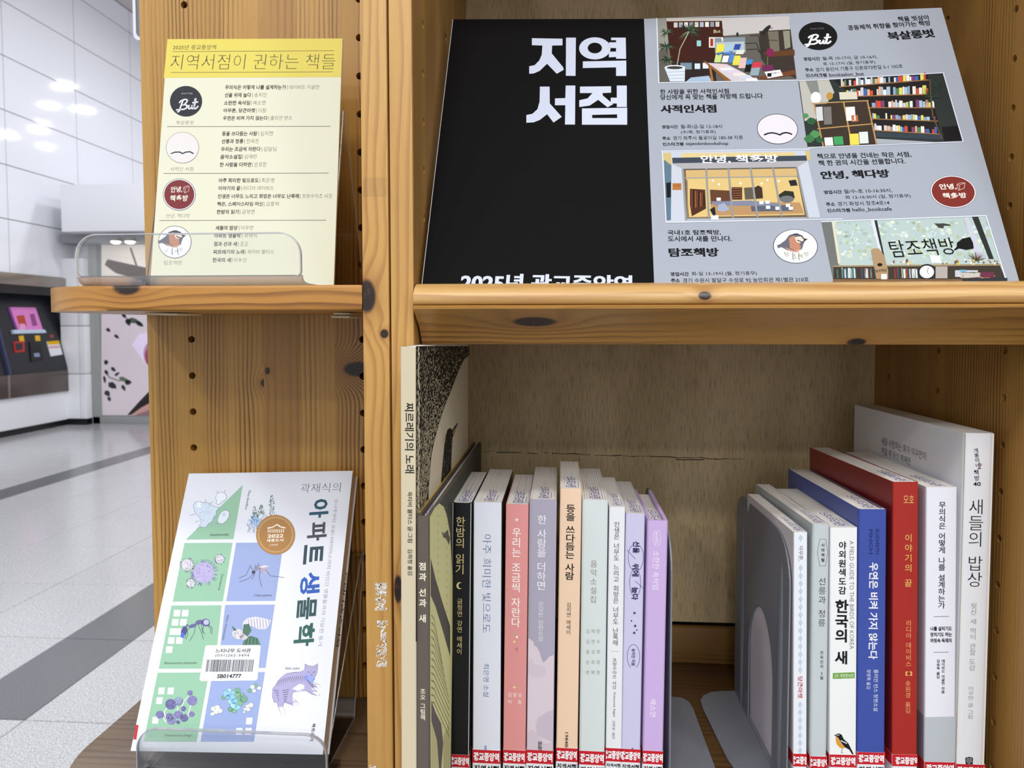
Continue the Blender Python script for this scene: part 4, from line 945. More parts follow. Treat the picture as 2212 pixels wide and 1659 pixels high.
# big title drawn stroke by stroke
def Tq(pts, lay=2): p.poly([P9(*c) for c in pts], wl_, lay)
Tq([(697, 215), (868, 218), (868, 255), (810, 256), (808, 300), (872, 378), (875, 392), (836, 414), (782, 358), (740, 398), (708, 412), (682, 414), (682, 372), (712, 366), (738, 340), (752, 308), (756, 256), (697, 254)])
Tq([(888, 212), (943, 212), (941, 426), (887, 425)])
N_ = 30; o1 = [P9(1049+88*math.cos(2*math.pi*i/N_), 272+62*math.sin(2*math.pi*i/N_)) for i in range(N_)]; o2 = [P9(1049+40*math.cos(2*math.pi*i/N_), 270+30*math.sin(2*math.pi*i/N_)) for i in range(N_)]
p.poly(o1+o2, wl_, 2, faces=[(i, (i+1) % N_, N_+(i+1) % N_, N_+i) for i in range(N_)])
Tq([(1140, 212), (1222, 212), (1224, 330), (1168, 330), (1168, 320), (1128, 322), (1128, 290), (1168, 290), (1168, 270), (1128, 270), (1128, 238), (1168, 238), (1168, 226), (1140, 226)])
Tq([(982, 345), (1225, 340), (1225, 426), (1168, 426), (1168, 378), (982, 382)])
Tq([(742, 486), (796, 486), (797, 580), (864, 655), (818, 687), (782, 640), (742, 672), (706, 686), (666, 688), (666, 645), (700, 638), (728, 612), (740, 570)])
Tq([(886, 480), (940, 480), (938, 698), (882, 698), (884, 590), (826, 590), (826, 552), (884, 550)])
Tq([(966, 486), (1140, 484), (1140, 520), (1092, 522), (1094, 536), (1152, 584), (1120, 602), (1068, 560), (1020, 592), (962, 600), (962, 562), (1008, 552), (1036, 522), (966, 522)])
Tq([(1138, 548), (1172, 548), (1172, 480), (1228, 480), (1228, 600), (1172, 600), (1172, 580), (1138, 580)])
a_ = [P9(977, 608), P9(1230, 604), P9(1230, 699), P9(977, 699)]; b_ = [P9(1034, 644), P9(1174, 641), P9(1174, 662), P9(1034, 662)]
p.poly(a_+b_, wl_, 2, faces=[(0, 1, 5, 4), (1, 2, 6, 5), (2, 3, 7, 6), (3, 0, 4, 7)])
for k_ in (-2.2, -.7, .7, 2.2): p.text('2025년 광교중앙역', P9(300+k_, 1580), P9(1256+k_, 1594), 40, wl_, .022, 3+k_*.1, 3)
dk = '#17181c'
S5 = lambda x, y: (1400+x/4.879, y/4.879)
S6 = lambda x, y: (1800+x/4.879, y/4.879)
S7 = lambda x, y: (1400+x/4.879, 320+y/4.879)
S8 = lambda x, y: (1800+x/4.879, 320+y/4.879)
def T(S, t, x0, y0, x1, y1, h, b=.0, col=dk, lay=3, sl=0):
    if b > .035:
        for k_ in (-1, 0, 1): p.text(t, S(x0+k_*3.2, y0), S(x1+k_*3.2, y1), h/4.879, col, .022, lay+(k_+1)*.3, slant=sl)
    else: p.text(t, S(x0, y0), S(x1, y1), h/4.879, col, b, lay, slant=sl)
def quad(S, x0, y0, x1, y1, col, lay=2, sk=0, dy=0): p.poly([S(x0, y0), S(x1, y0+dy), S(x1+sk, y1+dy), S(x0+sk, y1)], col, lay)
# picture 1: shop interior with a plant and a table of books
fr_ = '#d9dde8'
p.line([S5(90, 196), S5(112, 876), S5(1568, 848)], 2, fr_, 6)
p.poly([S5(98, 194), S5(1484, 172), S5(1566, 840), S5(118, 868)], '#5f5a55', 1)
p.poly([S5(98, 194), S5(190, 194), S5(215, 480), S5(110, 560)], '#8f8f86', 2); p.poly([S5(190, 194), S5(775, 190), S5(800, 400), S5(700, 640), S5(240, 660)], '#3d1c14', 2)
p.poly([S5(240, 640), S5(700, 620), S5(720, 860), S5(230, 862)], '#2c2120', 2); p.poly([S5(775, 190), S5(1484, 172), S5(1500, 330), S5(1050, 360), S5(790, 380)], '#bdb9b8', 2)
p.poly([S5(190, 194), S5(775, 190), S5(778, 222), S5(195, 228)], '#c0b8b0', 3)
for i in range(9): x = 270+i*55; quad(S5, x, 240-i, x+40, 292-i, ['#c9c4bd', '#a9b4bd', '#e0dcd5', '#88929a'][i % 4], 3)
for (x, y, w_, h_, c_) in ((512, 430, 45, 60, '#8fc6c9'), (640, 395, 150, 110, '#d9d6cd'), (655, 410, 30, 80, '#a33026'), (340, 665, 120, 70, '#6f8796'), (490, 672, 58, 58, '#c9d9e6'), (575, 665, 60, 60, '#d8dce2')): quad(S5, x, y, x+w_, y+h_, c_, 4)
T(S5, 'But', 690, 335, 762, 330, 34, 0, '#e0d3b0', 5, .2)
p.poly([S5(1170, 330), S5(1500, 312), S5(1560, 830), S5(1250, 700), S5(1190, 620)], '#3a302b', 3); p.poly([S5(1260, 335), S5(1370, 330), S5(1385, 540), S5(1290, 560)], '#6f6a5c', 4); p.poly([S5(1420, 330), S5(1490, 325), S5(1500, 500), S5(1440, 520)], '#8a8877', 4)
p.poly([S5(1190, 560), S5(1540, 525), S5(1545, 585), S5(1320, 600)], '#5e3a22', 5)
p.poly([S5(700, 405), S5(1020, 392), S5(1030, 560), S5(705, 570)], '#7d8b96', 4); p.poly([S5(712, 450), S5(1015, 440), S5(1015, 550), S5(715, 560)], '#adb8bd', 5)
for (x, y, w_, h_, c_) in ((730, 470, 75, 90, '#e3d548'), (820, 465, 78, 90, '#9ec0cf'), (915, 468, 65, 60, '#2b4aa0'), (935, 530, 85, 45, '#d6dacb'), (740, 550, 60, 35, '#2f6aa8'), (820, 540, 75, 40, '#4a78b6'), (712, 575, 68, 85, '#c2d47e'), (792, 590, 62, 70, '#e6ebf0'), (862, 575, 52, 90, '#4e7fc7'), (905, 590, 70, 100, '#d9d34f'), (968, 612, 72, 110, '#d8b7b0'), (1045, 630, 60, 55, '#3f87c4'), (1030, 680, 62, 80, '#15161a')): quad(S5, x, y, x+w_, y+h_, c_, 6, -18)
quad(S5, 1105, 660, 1200, 720, '#c93a4a', 7, -18); quad(S5, 1090, 715, 1180, 800, '#8ea0ac', 7, -20)
p.poly([S5(625, 665), S5(830, 680), S5(1160, 850), S5(880, 860), S5(640, 690)], '#c9c2c9', 6); p.poly([S5(580, 638), S5(620, 660), S5(880, 856), S5(820, 858), S5(600, 665)], '#8a5a2e', 7); p.poly([S5(640, 700), S5(660, 700), S5(690, 858), S5(665, 858)], '#a06a36', 6)
for i in range(6): p.poly([S5(655+i*75, 690+i*28), S5(790+i*70, 684+i*28), S5(860+i*60, 712+i*28), S5(720+i*62, 722+i*28)], ['#d7c0c0', '#dcdce0', '#cfc3d8', '#e0d5cf', '#c8ccd8', '#e2dde2'][i], 7)
p.poly([S5(1120, 820), S5(1540, 740), S5(1556, 790), S5(1240, 842)], '#6e3f24', 5); p.poly([S5(1225, 762), S5(1390, 738), S5(1420, 800), S5(1260, 830)], '#e1e3ea', 7); quad(S5, 1255, 775, 1298, 812, '#131317', 8); T(S5, '한 대 를 도 서', 1295, 778, 1380, 768, 16, .02, '#555', 8)
p.ell(*S5(1285, 560), 40/4.879, 46/4.879, '#7d1f4c', 7); p.line([S5(1258, 600), S5(1258, 700)], 2, '#4d6f35', 6); quad(S5, 1205, 690, 1318, 748, '#6b2650', 7, -4)
rs = random.Random(5)
for (cx, cy, R, n) in ((430, 330, 170, 60), (190, 500, 130, 44), (200, 640, 110, 34), (190, 350, 100, 26)):
    for i in range(n):
        a = rs.uniform(0, 2*math.pi); L = R*rs.uniform(.5, 1); x2, y2 = max(102, cx+L*math.cos(a)), cy+L*math.sin(a)*.7; p.line([S5(cx, cy), S5((cx+x2)/2, (cy+y2)/2-8), S5(x2, max(200, y2+10))], 2.0, rs.choice(['#1d2a20', '#3c4f3a', '#2a3a2c', '#6b7a5e']), 8, taper=True)
p.line([S5(300, 715), S5(335, 520), S5(430, 340)], 1.8, '#a9a188', 8); p.line([S5(250, 715), S5(215, 560), S5(190, 500)], 1.5, '#8a8368', 8)
for (cx, cy) in ((1130, 380), (1080, 460), (1100, 525), (1340, 430), (1290, 300)): p.line([S5(1195, 580), S5((cx+1195)/2, cy-5), S5(cx-(60 if cx < 1195 else -20), cy)], 1.4, '#2c2f2a', 6)
p.ell(*S5(1240, 320), 70/4.879, 22/4.879, '#23261f', 6, rot=-.8); p.ell(*S5(940, 365), 12/4.879, 22/4.879, '#23261f', 6)
p.poly([S5(170, 715), S5(388, 705), S5(385, 862), S5(230, 864)], '#cfd8e2', 9); p.ell(*S5(280, 715), 105/4.879, 24/4.879, '#e9eef3', 9); p.ell(*S5(280, 718), 85/4.879, 16/4.879, '#3a3a38', 10)
for y in (765, 800, 835): p.line([S5(195+(y-765)*.3, y), S5(388, y-8)], 1, '#97a6b8', 10)
p.poly([S5(450, 820), S5(640, 800), S5(670, 858), S5(400, 862)], '#9fb6cc', 3)
# emblem, texts
def script(e, S, k_, w_):
    for st in ([(-122, 112), (-100, 100), (-85, 60), (-62, 10), (-50, -8)], [(-138, 92), (-105, 88), (-82, 82)], [(-100, 20), (-85, 4), (-50, -10), (-18, -14), (0, -4), (-8, 14), (-34, 34), (-62, 44)], [(-62, 44), (-28, 38), (-4, 48), (-8, 70), (-40, 84), (-80, 86), (-88, 78)],
               [(20, 44), (14, 66), (20, 80), (38, 76), (54, 60), (60, 42)], [(60, 42), (54, 68), (62, 80), (76, 76), (90, 50)], [(90, 50), (102, 0), (106, -20), (98, -18), (88, 40), (86, 68), (98, 80), (118, 70), (134, 54)], [(66, 20), (96, 16), (132, 12)]):
        e.line([S(a*k_, b*k_) for a, b in st], w_, '#eef1f8', 4)
def but(S, cx, cy, rx, ry, t0, t1, hh):
    p.ell(*S(cx, cy), rx/4.879, ry/4.879, '#121113', 2, 36, rot=.05)
    T(S, 'BOOK STORE', cx-78, cy-76, cx+62, cy-80, 13, 0, '#77777c', 3)
    script(p, lambda x, y: S(cx+x, cy+y), 1., 3.6)
but(S5, 1790, 382, 204, 148, (1690, 425), (1915, 402), 105)
T(S6, '책을 벗삼아', 680, 205, 1010, 185, 56, .02); T(S6, '공동체적 취향을 찾아가는 책방', 152, 297, 1022, 243, 56, .02); T(S6, '북살롱벗', 575, 386, 1058, 350, 92, 0.042)
B_ = .028
T(S5, '영업시간', 1637, 625, 1810, 620, 38, B_); T(S5, '월-목 10-17시, 금 10-16시,', 1836, 620, 2415, 600, 40, .004); T(S5, '토 12-17시 (일, 정기휴무)', 1845, 678, 2392, 658, 40, .004)
T(S5, '주소', 1655, 741, 1742, 738, 36, B_); T(S5, '경기 용인시 기흥구 신촌로73번길 5-1 102호', 1765, 738, 2680, 698, 42, .004); T(S5, '인스타그램', 1662, 798, 1880, 794, 38, B_); T(S5, 'booksalon_but', 1908, 796, 2272, 782, 44, .008)
T(S5, '한 사람을 위한 사적인서점', 126, 970, 850, 962, 52, .018); T(S5, '당신에게 꼭 맞는 책을 처방해 드립니다', 130, 1028, 1208, 1012, 56, .018); T(S5, '사적인서점', 134, 1152, 716, 1146, 84, 0.042)
T(S5, '영업시간', 145, 1340, 314, 1338, 36, B_); T(S5, '월-화/금-일 12-18시', 342, 1336, 778, 1334, 42, .004); T(S5, '(수/목, 정기휴무)', 345, 1396, 712, 1394, 42, .004)
T(S5, '주소', 150, 1462, 234, 1461, 36, B_); T(S5, '경기 파주시 돌곶이길 180-38 지층', 262, 1458, 998, 1450, 42, .004); T(S5, '인스타그램', 152, 1522, 372, 1520, 36, B_); T(S5, 'sajeokinbookshop', 398, 1520, 845, 1518, 44, .008)
p.ell(*S5(1362, 1362), 216/4.879, 160/4.879, '#23242e', 2, 36, rot=.06); p.ell(*S5(1362, 1362), 210/4.879, 154/4.879, '#dcd8de', 3, 36, rot=.06)
p.line([S5(1224, 1424), S5(1262, 1408), S5(1310, 1402), S5(1356, 1412), S5(1388, 1424), S5(1414, 1408), S5(1450, 1400), S5(1485, 1406), S5(1514, 1418)], 3.4, '#20222c', 4)
# picture 2: shelves
K = lambda x, y: (1400+x/4.879, y/4.879)
p.poly([(1724, 174), (2036, 157), (2079, 305), (1744, 318)], '#2c3230', 1); p.line([(1724, 175.5), (2037, 158), (2080, 307), (1744.5, 319.5)], 1.8, fr_, 7)
p.poly([(1726, 176), (1790, 172), (1802, 200), (1760, 260), (1738, 262)], '#b4b2a9', 2); p.poly([(1740, 175), (1765, 174), (1770, 200), (1752, 204)], '#7f8380', 3); p.ell(1762, 212, 11, 13, '#eeeae8', 4)
p.poly([(1800, 173), (2004, 162), (2032, 290), (1893, 300), (1880, 240)], '#201d1c', 2)
rs = random.Random(8); pal = ['#e4e0dc', '#c94a3c', '#d8cf62', '#3e64a8', '#9fb7c9', '#7c3f70', '#e9e6ea', '#4f7a58', '#d9a77c', '#e0dcd0', '#8aa1b8', '#c7c4cc']
rows = [((1816, 187), (2002, 172), 13, 16), ((1828, 208), (2006, 203), 14, 19), ((1877, 232), (2016, 232), 12, 16), ((1884, 256), (2022, 261), 11, 12), ((1888, 281), (2026, 289), 10, 14)]
for (x0, y0), (x1, y1), n, hh in rows:
    L = x1-x0; x = 0
    while x < L-4:
        w_ = rs.uniform(3, 9); f = x/L; y = y0+(y1-y0)*f; f1 = min(1, (x+w_)/L); yb = y0+(y1-y0)*f1; h_ = hh*rs.uniform(.55, 1.0)
        if rs.random() < .86: p.poly([(x0+x, y-h_), (x0+x+w_*.9, yb-h_), (x0+x+w_*.9+.5, yb), (x0+x+.5, y)], rs.choice(pal), 3)
        x += w_
    p.line([(x0-3, y0+1.2), (x1+3, y1+1.2)], 2.2, '#9a6f47', 4)
p.poly([(1758, 226), (1875, 219), (1880, 236), (1893, 311), (1776, 317)], '#3b3028', 3)
for a, b in (((1756, 224), (1875, 218)), ((1766, 279), (1885, 268)), ((1758, 224), (1778, 317)), ((1822, 222), (1840, 315)), ((1873, 218), (1893, 312))): p.line([a, b], 2.6, '#b58e58', 5)
for (x0, y0, x1, y1, c_) in ((1762, 232, 1776, 262, '#c9cdd0'), (1778, 232, 1795, 270, '#74706c'), (1826, 232, 1846, 262, '#e4e2e0'), (1834, 290, 1854, 314, '#e0cf55'), (1855, 286, 1874, 311, '#d6dcd8'), (1800, 296, 1820, 314, '#3f9a5a'), (1780, 298, 1798, 316, '#dcdcdc'), (1838, 250, 1852, 264, '#b46a48'), (1812, 200, 1850, 216, '#cfc9b6')): p.poly([(x0, y0), (x1, y0-1), (x1+2, y1-1), (x0+2, y1)], c_, 6)
p.ell(1792, 208, 7, 8, '#b98a3c', 6)
for (cx, cy, R, n) in ((2012, 210, 26, 40), (2022, 185, 20, 24), (1752, 262, 16, 0)):
    for i in range(n):
        a = rs.uniform(0, 6.28); p.line([(cx, cy), (cx+R*.9*math.cos(a), cy+R*math.sin(a))], 1.3, rs.choice(['#1f2a22', '#2c3a2e', '#3a4a3a']), 5, taper=True)
for (x, y, r_) in ((1740, 250, 7), (1752, 262, 11), (1760, 290, 12), (1748, 300, 12), (1770, 303, 9)): leaf_ = [(x-r_, y), (x-r_*.3, y-r_*.7), (x+r_*.6, y-r_*.5), (x+r_, y+r_*.2), (x+r_*.2, y+r_*.8), (x-r_*.6, y+r_*.6)]; p.poly(leaf_, rs.choice(['#3c7444', '#4f8a50', '#2d5a38']), 6+int(r_) % 2)
p.line([(2008, 172), (2014, 250), (2034, 300)], 2.4, '#5f4a35', 5); p.poly([(2034, 275), (2070, 272), (2076, 303), (2040, 305)], '#161415', 6); p.poly([(1892, 300), (2030, 308), (1895, 312)], '#9fa6ad', 5); p.poly([(1889, 285), (2030, 292), (2034, 302), (1891, 297)], '#333e46', 4)
# picture 3: shop front
p.poly([S7(145, 38), S7(1660, 28), S7(1816, 745), S7(190, 778)], '#bfc4cf', 1); p.line([S7(150, 36), S7(1700, 16)], 1.6, fr_, 2); p.line([S7(148, 36), S7(190, 786), S7(2050, 775-25)], 1.9, fr_, 7)
p.line([(1427, 327), (1755, 322)], 1.5, fr_, 7); p.line([(1755, 322), (2130, 300+10)], 0.01, fr_, 0)
p.poly([S7(155, 55), S7(240, 50), S7(250, 185), S7(165, 130)], '#c7b276', 2); p.poly([S7(350, 55), S7(1545, 45), S7(1550, 100), S7(352, 104)], '#d3c08a', 2); p.poly([S7(1655, 35), S7(1700, 30), S7(1715, 120), S7(1670, 130)], '#c7b276', 2)
p.poly([S7(165, 120), S7(245, 180), S7(240, 760), S7(195, 765)], '#5b7486', 2); p.poly([S7(190, 370), S7(240, 360), S7(240, 520), S7(195, 525)], '#16181c', 3)
p.poly([S7(252, 104), S7(1665, 80), S7(1675, 135), S7(258, 162)], '#3c4450', 3); p.poly([S7(250, 165), S7(1675, 140), S7(1565, 205), S7(365, 220)], '#a8a6a8', 2)
p.text('안녕, 책多방', S7(552, 122), S7(1368, 112), 19, '#f4f6fa', .02, 5)
p.poly([S7(365, 225), S7(1565, 205), S7(1680, 735), S7(400, 755)], '#6a5a44', 2); p.poly([S7(395, 235), S7(1555, 215), S7(1650, 705), S7(430, 730)], '#d4b878', 3)
p.poly([S7(395, 235), S7(1545, 215), S7(1558, 300), S7(400, 312)], '#c9aa72', 4); p.poly([S7(440, 430), S7(600, 440), S7(610, 640), S7(460, 720), S7(440, 600)], '#4c2a1c', 4); p.poly([S7(650, 440), S7(860, 450), S7(880, 570), S7(660, 590)], '#5e3d28', 4)
for i in range(8): quad(S7, 455+i*18, 440+i*6, 468+i*18, 640-i*4, ['#6e3a26', '#2c1c18', '#8a5634'][i % 3], 5)
quad(S7, 880, 415, 990, 545, '#3c2018', 5)
for i in range(5): p.line([S7(890, 430+i*24), S7(982, 428+i*24)], 2, '#8f5b3a', 6)
p.poly([S7(1110, 540), S7(1115, 420), S7(1160, 395), S7(1200, 420), S7(1210, 530)], '#3f2d24', 5); p.poly([S7(1010, 420), S7(1100, 415), S7(1110, 540), S7(1020, 545)], '#5a5648', 5)
p.poly([S7(1365, 500), S7(1440, 450), S7(1530, 460), S7(1545, 530), S7(1400, 545)], '#2a2c20', 5); p.ell(*S7(1460, 540), 75/4.879, 36/4.879, '#6a6c70', 6)
p.poly([S7(650, 565), S7(1600, 575), S7(1640, 690), S7(680, 715)], '#b08a5e', 4); p.poly([S7(650, 565), S7(1080, 555), S7(1400, 590), S7(1400, 615), S7(700, 605)], '#7c7f96', 5); p.poly([S7(1080, 615), S7(1500, 600), S7(1530, 665), S7(1090, 670)], '#575c6c', 5)
p.poly([S7(740, 600), S7(800, 580), S7(860, 650), S7(790, 675), S7(730, 660)], '#9aa4bc', 6)
for x, y in ((1170, 560), (1235, 555), (1450, 590), (1340, 620), (1240, 610), (720, 525), (1480, 620)): quad(S7, x, y, x+45, y+34, '#dfe3e2', 7)
for x, y in ((682, 345), (745, 385), (972, 375), (1195, 378), (1255, 340), (1375, 350)): p.ell(*S7(x, y), 2.6, 2.6, '#fff6d8', 6, 8)
p.poly([S7(1478, 345), S7(1555, 335), S7(1575, 395), S7(1500, 402)], '#23252a', 6)
for (x0, y0, x1, y1) in ((365, 225, 400, 755), (612, 225, 640, 745), (845, 222, 892, 735), (1080, 218, 1150, 728), (1315, 213, 1405, 722), (1565, 205, 1680, 735)): p.line([S7(x0, y0), S7(x1, y1)], 3.6, '#8f9090', 8)
p.line([S7(385, 318), S7(1570, 298)], 2.2, '#9b9c9b', 8); p.line([S7(372, 228), S7(1565, 208)], 2.4, '#5c5c58', 8); p.line([S7(410, 340), S7(415, 735), S7(610, 735)], 2, '#8a7a5c', 8)
quad(S7, 256, 372, 350, 442, '#b0703a', 4); T(S7, '안녕책방', 270, 398, 336, 398, 12, 0, '#4c2c14', 5)
p.poly([S7(650, 650), S7(700, 620), S7(712, 700), S7(690, 722)], '#1c2422', 9); quad(S7, 662, 712, 740, 758, '#e6eaf0', 9)
p.poly([S7(390, 745), S7(1810, 730), S7(1816, 745), S7(385, 765)], '#a9aeb8', 4)
T(S7, '책으로 안녕을 건네는 작은 서점,', 1780, 90, 2770, 68, 60, .018); T(S7, '책 한 권의 시간을 선물합니다.', 1795, 160, 2708, 135, 60, .018)
T(S7, '안녕, 책다방', 1818, 290, 2540, 270, 92, 0.042)
T(S7, '영업시간', 1850, 468, 2040, 462, 40, B_); T(S7, '월/수-토 10-16:30시,', 2062, 460, 2570, 446, 46, .004); T(S7, '화 12-16:30시 (일, 정기휴무)', 2078, 524, 2765, 506, 46, .004)
T(S7, '주소', 1875, 596, 1968, 592, 40, B_); T(S7, '경기 화성시 장조4로14', 1996, 590, 2540, 576, 46, .004); T(S7, '인스타그램', 1886, 660, 2126, 655, 40, B_); T(S7, 'hello_bookcafe', 2152, 654, 2566, 644, 46, .008)
def redbadge(e, S, cx, cy, rx, ry, k_, rot=.1, w_='#f2efe8'):
    e.ell(*S(cx, cy), rx, ry, '#2a2c3c', 2, 36, rot); e.ell(*S(cx, cy), rx*.985, ry*.98, '#eceef4', 3, 36, rot); e.ell(*S(cx, cy), rx*.94, ry*.93, '#7c2f28', 4, 36, rot)
redbadge(p, S8, 1262, 462, 242/4.879, 172/4.879, 1)
T(S8, '안녕,', 1115, 412, 1292, 408, 66, .025, '#f0e9dc', 6); T(S8, '책多방', 1150, 505, 1400, 498, 62, .025, '#f0e9dc', 6)
def cube(e, S, x, y, w_, h_, c_, lw): 
    e.line([S(x, y+h_*.25), S(x+w_*.2, y+h_), S(x+w_*.9, y+h_*.72), S(x+w_, y), S(x+w_*.35, y+h_*.02), S(x, y+h_*.25)], lw, c_, 6); e.line([S(x, y+h_*.25), S(x+w_*.3, y+h_*.3), S(x+w_, y)], lw, c_, 6); e.line([S(x+w_*.3, y+h_*.3), S(x+w_*.35, y+h_*.95)], lw, c_, 6)
cube(p, S8, 1300, 368, 85, 80, '#e8ddd0', .7)
T(S7, '국내1호 탐조책방,', 204, 893, 765, 890, 56, .018); T(S7, '도시에서 새를 만나다.', 208, 958, 880, 955, 60, .018); T(S7, '탐조책방', 218, 1102, 742, 1098, 92, 0.042)
T(S7, '영업시간', 235, 1330, 428, 1328, 42, B_); T(S7, '화-일 13-19시 (월, 정기휴무)', 458, 1328, 1146, 1322, 48, .004); T(S7, '주소', 240, 1398, 334, 1397, 40, B_); T(S7, '경기 수원시 팔달구 수성로 92 농민회관 제1별관 210호', 366, 1397, 1692, 1385, 48, .004)
# bird badge
def birdbadge(e, cx, cy, rx, ry, sx, sy, txt, rot=.05, tc='#8a8a4a'):
    e.ell(cx, cy, rx, ry, '#23242e', 2, 36, rot); e.ell(cx, cy, rx*.97, ry*.97, '#e9ebf2', 3, 36, rot)
    b = lambda x, y: (cx+x*sx, cy+y*sy)
    e.poly([b(-40, -2), (b(-38, 4)), b(-30, 2), b(-18, 8), b(0, 12), b(14, 6), b(18, -6), b(22, -12), b(14, -22), b(0, -26), (b(-14, -22)), b(-22, -12), b(-34, -4)], '#63646e', 4)
    e.poly([b(-12, 4), b(-14, -16), b(-4, -22), b(6, -12), b(12, 2), b(2, 10)], '#b98268', 5); e.poly([b(-2, -18), b(12, -20), b(18, -12), b(10, -6), b(2, -8)], '#e0cfc0', 6)
    e.line([b(-8, -22), b(4, -25), b(16, -18)], 1.6*sx, '#26272d', 7); e.line([b(4, -12), b(14, -8)], 2.2*sx, '#26272d', 7); e.poly([b(18, -16), b(27, -14), b(18, -10)], '#33343a', 7)
    e.poly([b(-24, 2), b(-4, 9), b(14, 4), b(4, 12), b(-12, 10)], '#c79079', 6)
    for x in (-6, 7): e.line([b(x, 12), b(x, 24), b(x+2, 28)], 1.2*sx, '#5a5a60', 5)
birdbadge(p, *S7(1552, 1036), 236/4.879, 180/4.879, 1.0, 1.08, '')
for ch, x, y in (('탐', 1460, 1120), ('조', 1542, 1145), ('책', 1602, 1142), ('방', 1668, 1120)): T(S7, ch, x-24, y, x+24, y-2, 46, -.005, '#87863f', 6)
# picture 4: window with lettering
p.poly([(1774, 479), (2130, 465), (2174, 613), (1800, 613)], '#aebfbc', 1); p.line([(1774, 479.5), (2129, 466.5), (2175, 613)], 2.4, fr_, 8)
for i in range(240):
    x, y = rs.uniform(1800, 2140), rs.uniform(480, 560); p.ell(x, y, rs.uniform(2, 7), rs.uniform(2, 5), rs.choice(['#b9cdc4', '#c9d2bd', '#9fb3ac', '#d6dccc', '#a9b896', '#c2d2d4']), 2, 7)
p.poly([(1774, 480), (1800, 478), (1812, 575), (1800, 613), (1798, 600)], '#6b6d6a', 4); p.poly([(1796, 478), (1802, 478), (1816, 570), (1810, 570)], '#d0ccb8', 5)
p.poly([S8(392, 765), S8(430, 763), S8(510, 1100), S8(545, 1200), S8(490, 1200), S8(480, 1100)], '#cfd2dc', 4); p.poly([S8(430, 763), S8(458, 763), S8(550, 1200), S8(530, 1200)], '#2a2c2c', 4)
p.poly([S8(1375, 732), S8(1420, 730), S8(1590, 1170), S8(1500, 1180)], '#bfc2cf', 4); p.poly([S8(1460, 728), S8(1525, 725), S8(1690, 1170), S8(1640, 1172)], '#2b2f2e', 4)
p.text('탐조책방', S8(598, 1068), S8(1275, 1030), 38, '#10130f', .0, 5)
p.poly([S8(*c) for c in ((1265, 1075), (1300, 1040), (1300, 1000), (1360, 955), (1440, 938), (1470, 1000), (1478, 1060), (1400, 1075), (1320, 1060), (1285, 1080))], '#141614', 6)
p.poly([S8(*c) for c in ((1062, 795), (1100, 797), (1160, 795), (1232, 808), (1228, 820), (1165, 820), (1158, 848), (1110, 840), (1085, 815))], '#3c3f38', 6)
p.poly([S8(0, 1250), S8(410, 1245), S8(570, 1245), S8(1750, 1230), S8(1830, 1425), S8(0, 1425)], '#3c352e', 5); p.poly([S8(0, 1240), S8(1760, 1222), S8(1765, 1240), S8(0, 1255)], '#9a8763', 6)
for i in range(70):
    x = rs.uniform(20, 870)
    if 400 < x < 590: continue
    quad(S8, x, 1262+rs.uniform(0, 18), x+rs.uniform(8, 16), 1372, rs.choice(['#d8dcdc', '#5f8fa6', '#3f6f58', '#c9c6b0', '#8b3c34', '#e6e6e2', '#2d4a66', '#7fa0b0']), 6+i % 2, 6)
p.poly([S8(*c) for c in ((395, 1075), (430, 1058), (480, 1062), (530, 1130), (575, 1290), (575, 1380), (450, 1380), (425, 1240))], '#a58a69', 8); p.ell(*S8(488, 1232), 5.5, 3.6, '#1c1814', 9); T(S8, '탐조책방', 442, 1300, 560, 1290, 32, .01, '#2a2018', 9); quad(S8, 502, 1330, 562, 1385, '#e3e4ea', 9)
p.ell(*S8(985, 1308), 96/4.879, 84/4.879, '#26282c', 8, 30); p.ell(*S8(982, 1308), 76/4.879, 66/4.879, '#e2e5ee', 9, 30); p.line([S8(1005, 1335), S8(985, 1308), S8(1000, 1262)], .9, '#333', 10)
for i in range(12): a = i*math.pi/6; p.ell(*S8(982+62*math.cos(a), 1308+52*math.sin(a)), .7, .7, '#444', 10, 6)
for i in range(60):
    x = rs.uniform(600, 1740); 
    if 880 < x < 1080: continue
    p.ell(*S8(x, 1200+rs.uniform(-20, 25)), rs.uniform(1, 3.4), rs.uniform(1, 4), rs.choice(['#e3d9c8', '#8a5c3c', '#d3c24e', '#4c4a44', '#c9cfd4', '#b98060', '#e8e4dc']), 7, 8)
for i in range(30):
    a = rs.uniform(-2.9, -.2); p.line([S8(1500, 1190), S8(1500+110*math.cos(a), 1190+100*math.sin(a))], 1.4, rs.choice(['#3a3f2c', '#5c5a38', '#6b3f38']), 7, taper=True)
p.poly([S8(1010, 1130), S8(1120, 1140), S8(1140, 1215), S8(1030, 1215)], '#dfe0e6', 8); quad(S8, 1075, 1250, 1200, 1375, '#a8a19c', 8); quad(S8, 1280, 1290, 1520, 1360, '#b9bfc6', 8); quad(S8, 1330, 1285, 1400, 1310, '#6fa9c2', 9)
for i in range(40): quad(S8, 1300+rs.uniform(0, 400), 1310+rs.uniform(0, 50), 1320+rs.uniform(0, 400), 1330+rs.uniform(0, 45), rs.choice(['#d9cfd2', '#6b2f48', '#c9b23a', '#2a2c30', '#bcb8b0']), 9)
p.poly([S8(0, 1385), S8(1355, 1385), S8(1368, 1425), S8(0, 1425)], '#7a5c42', 10); p.poly([S8(1365, 1385), S8(1830, 1370), S8(1830, 1430), S8(1368, 1430)], '#303438', 10)
p.build('poster_lettering', pt, print_mat('poster_ink', .65, spec=.08, grain=.03), cuts=[(0, u_) for u_ in us[1:-1]]+[(1, v_) for v_ in vs[1:-1]], base=.12)

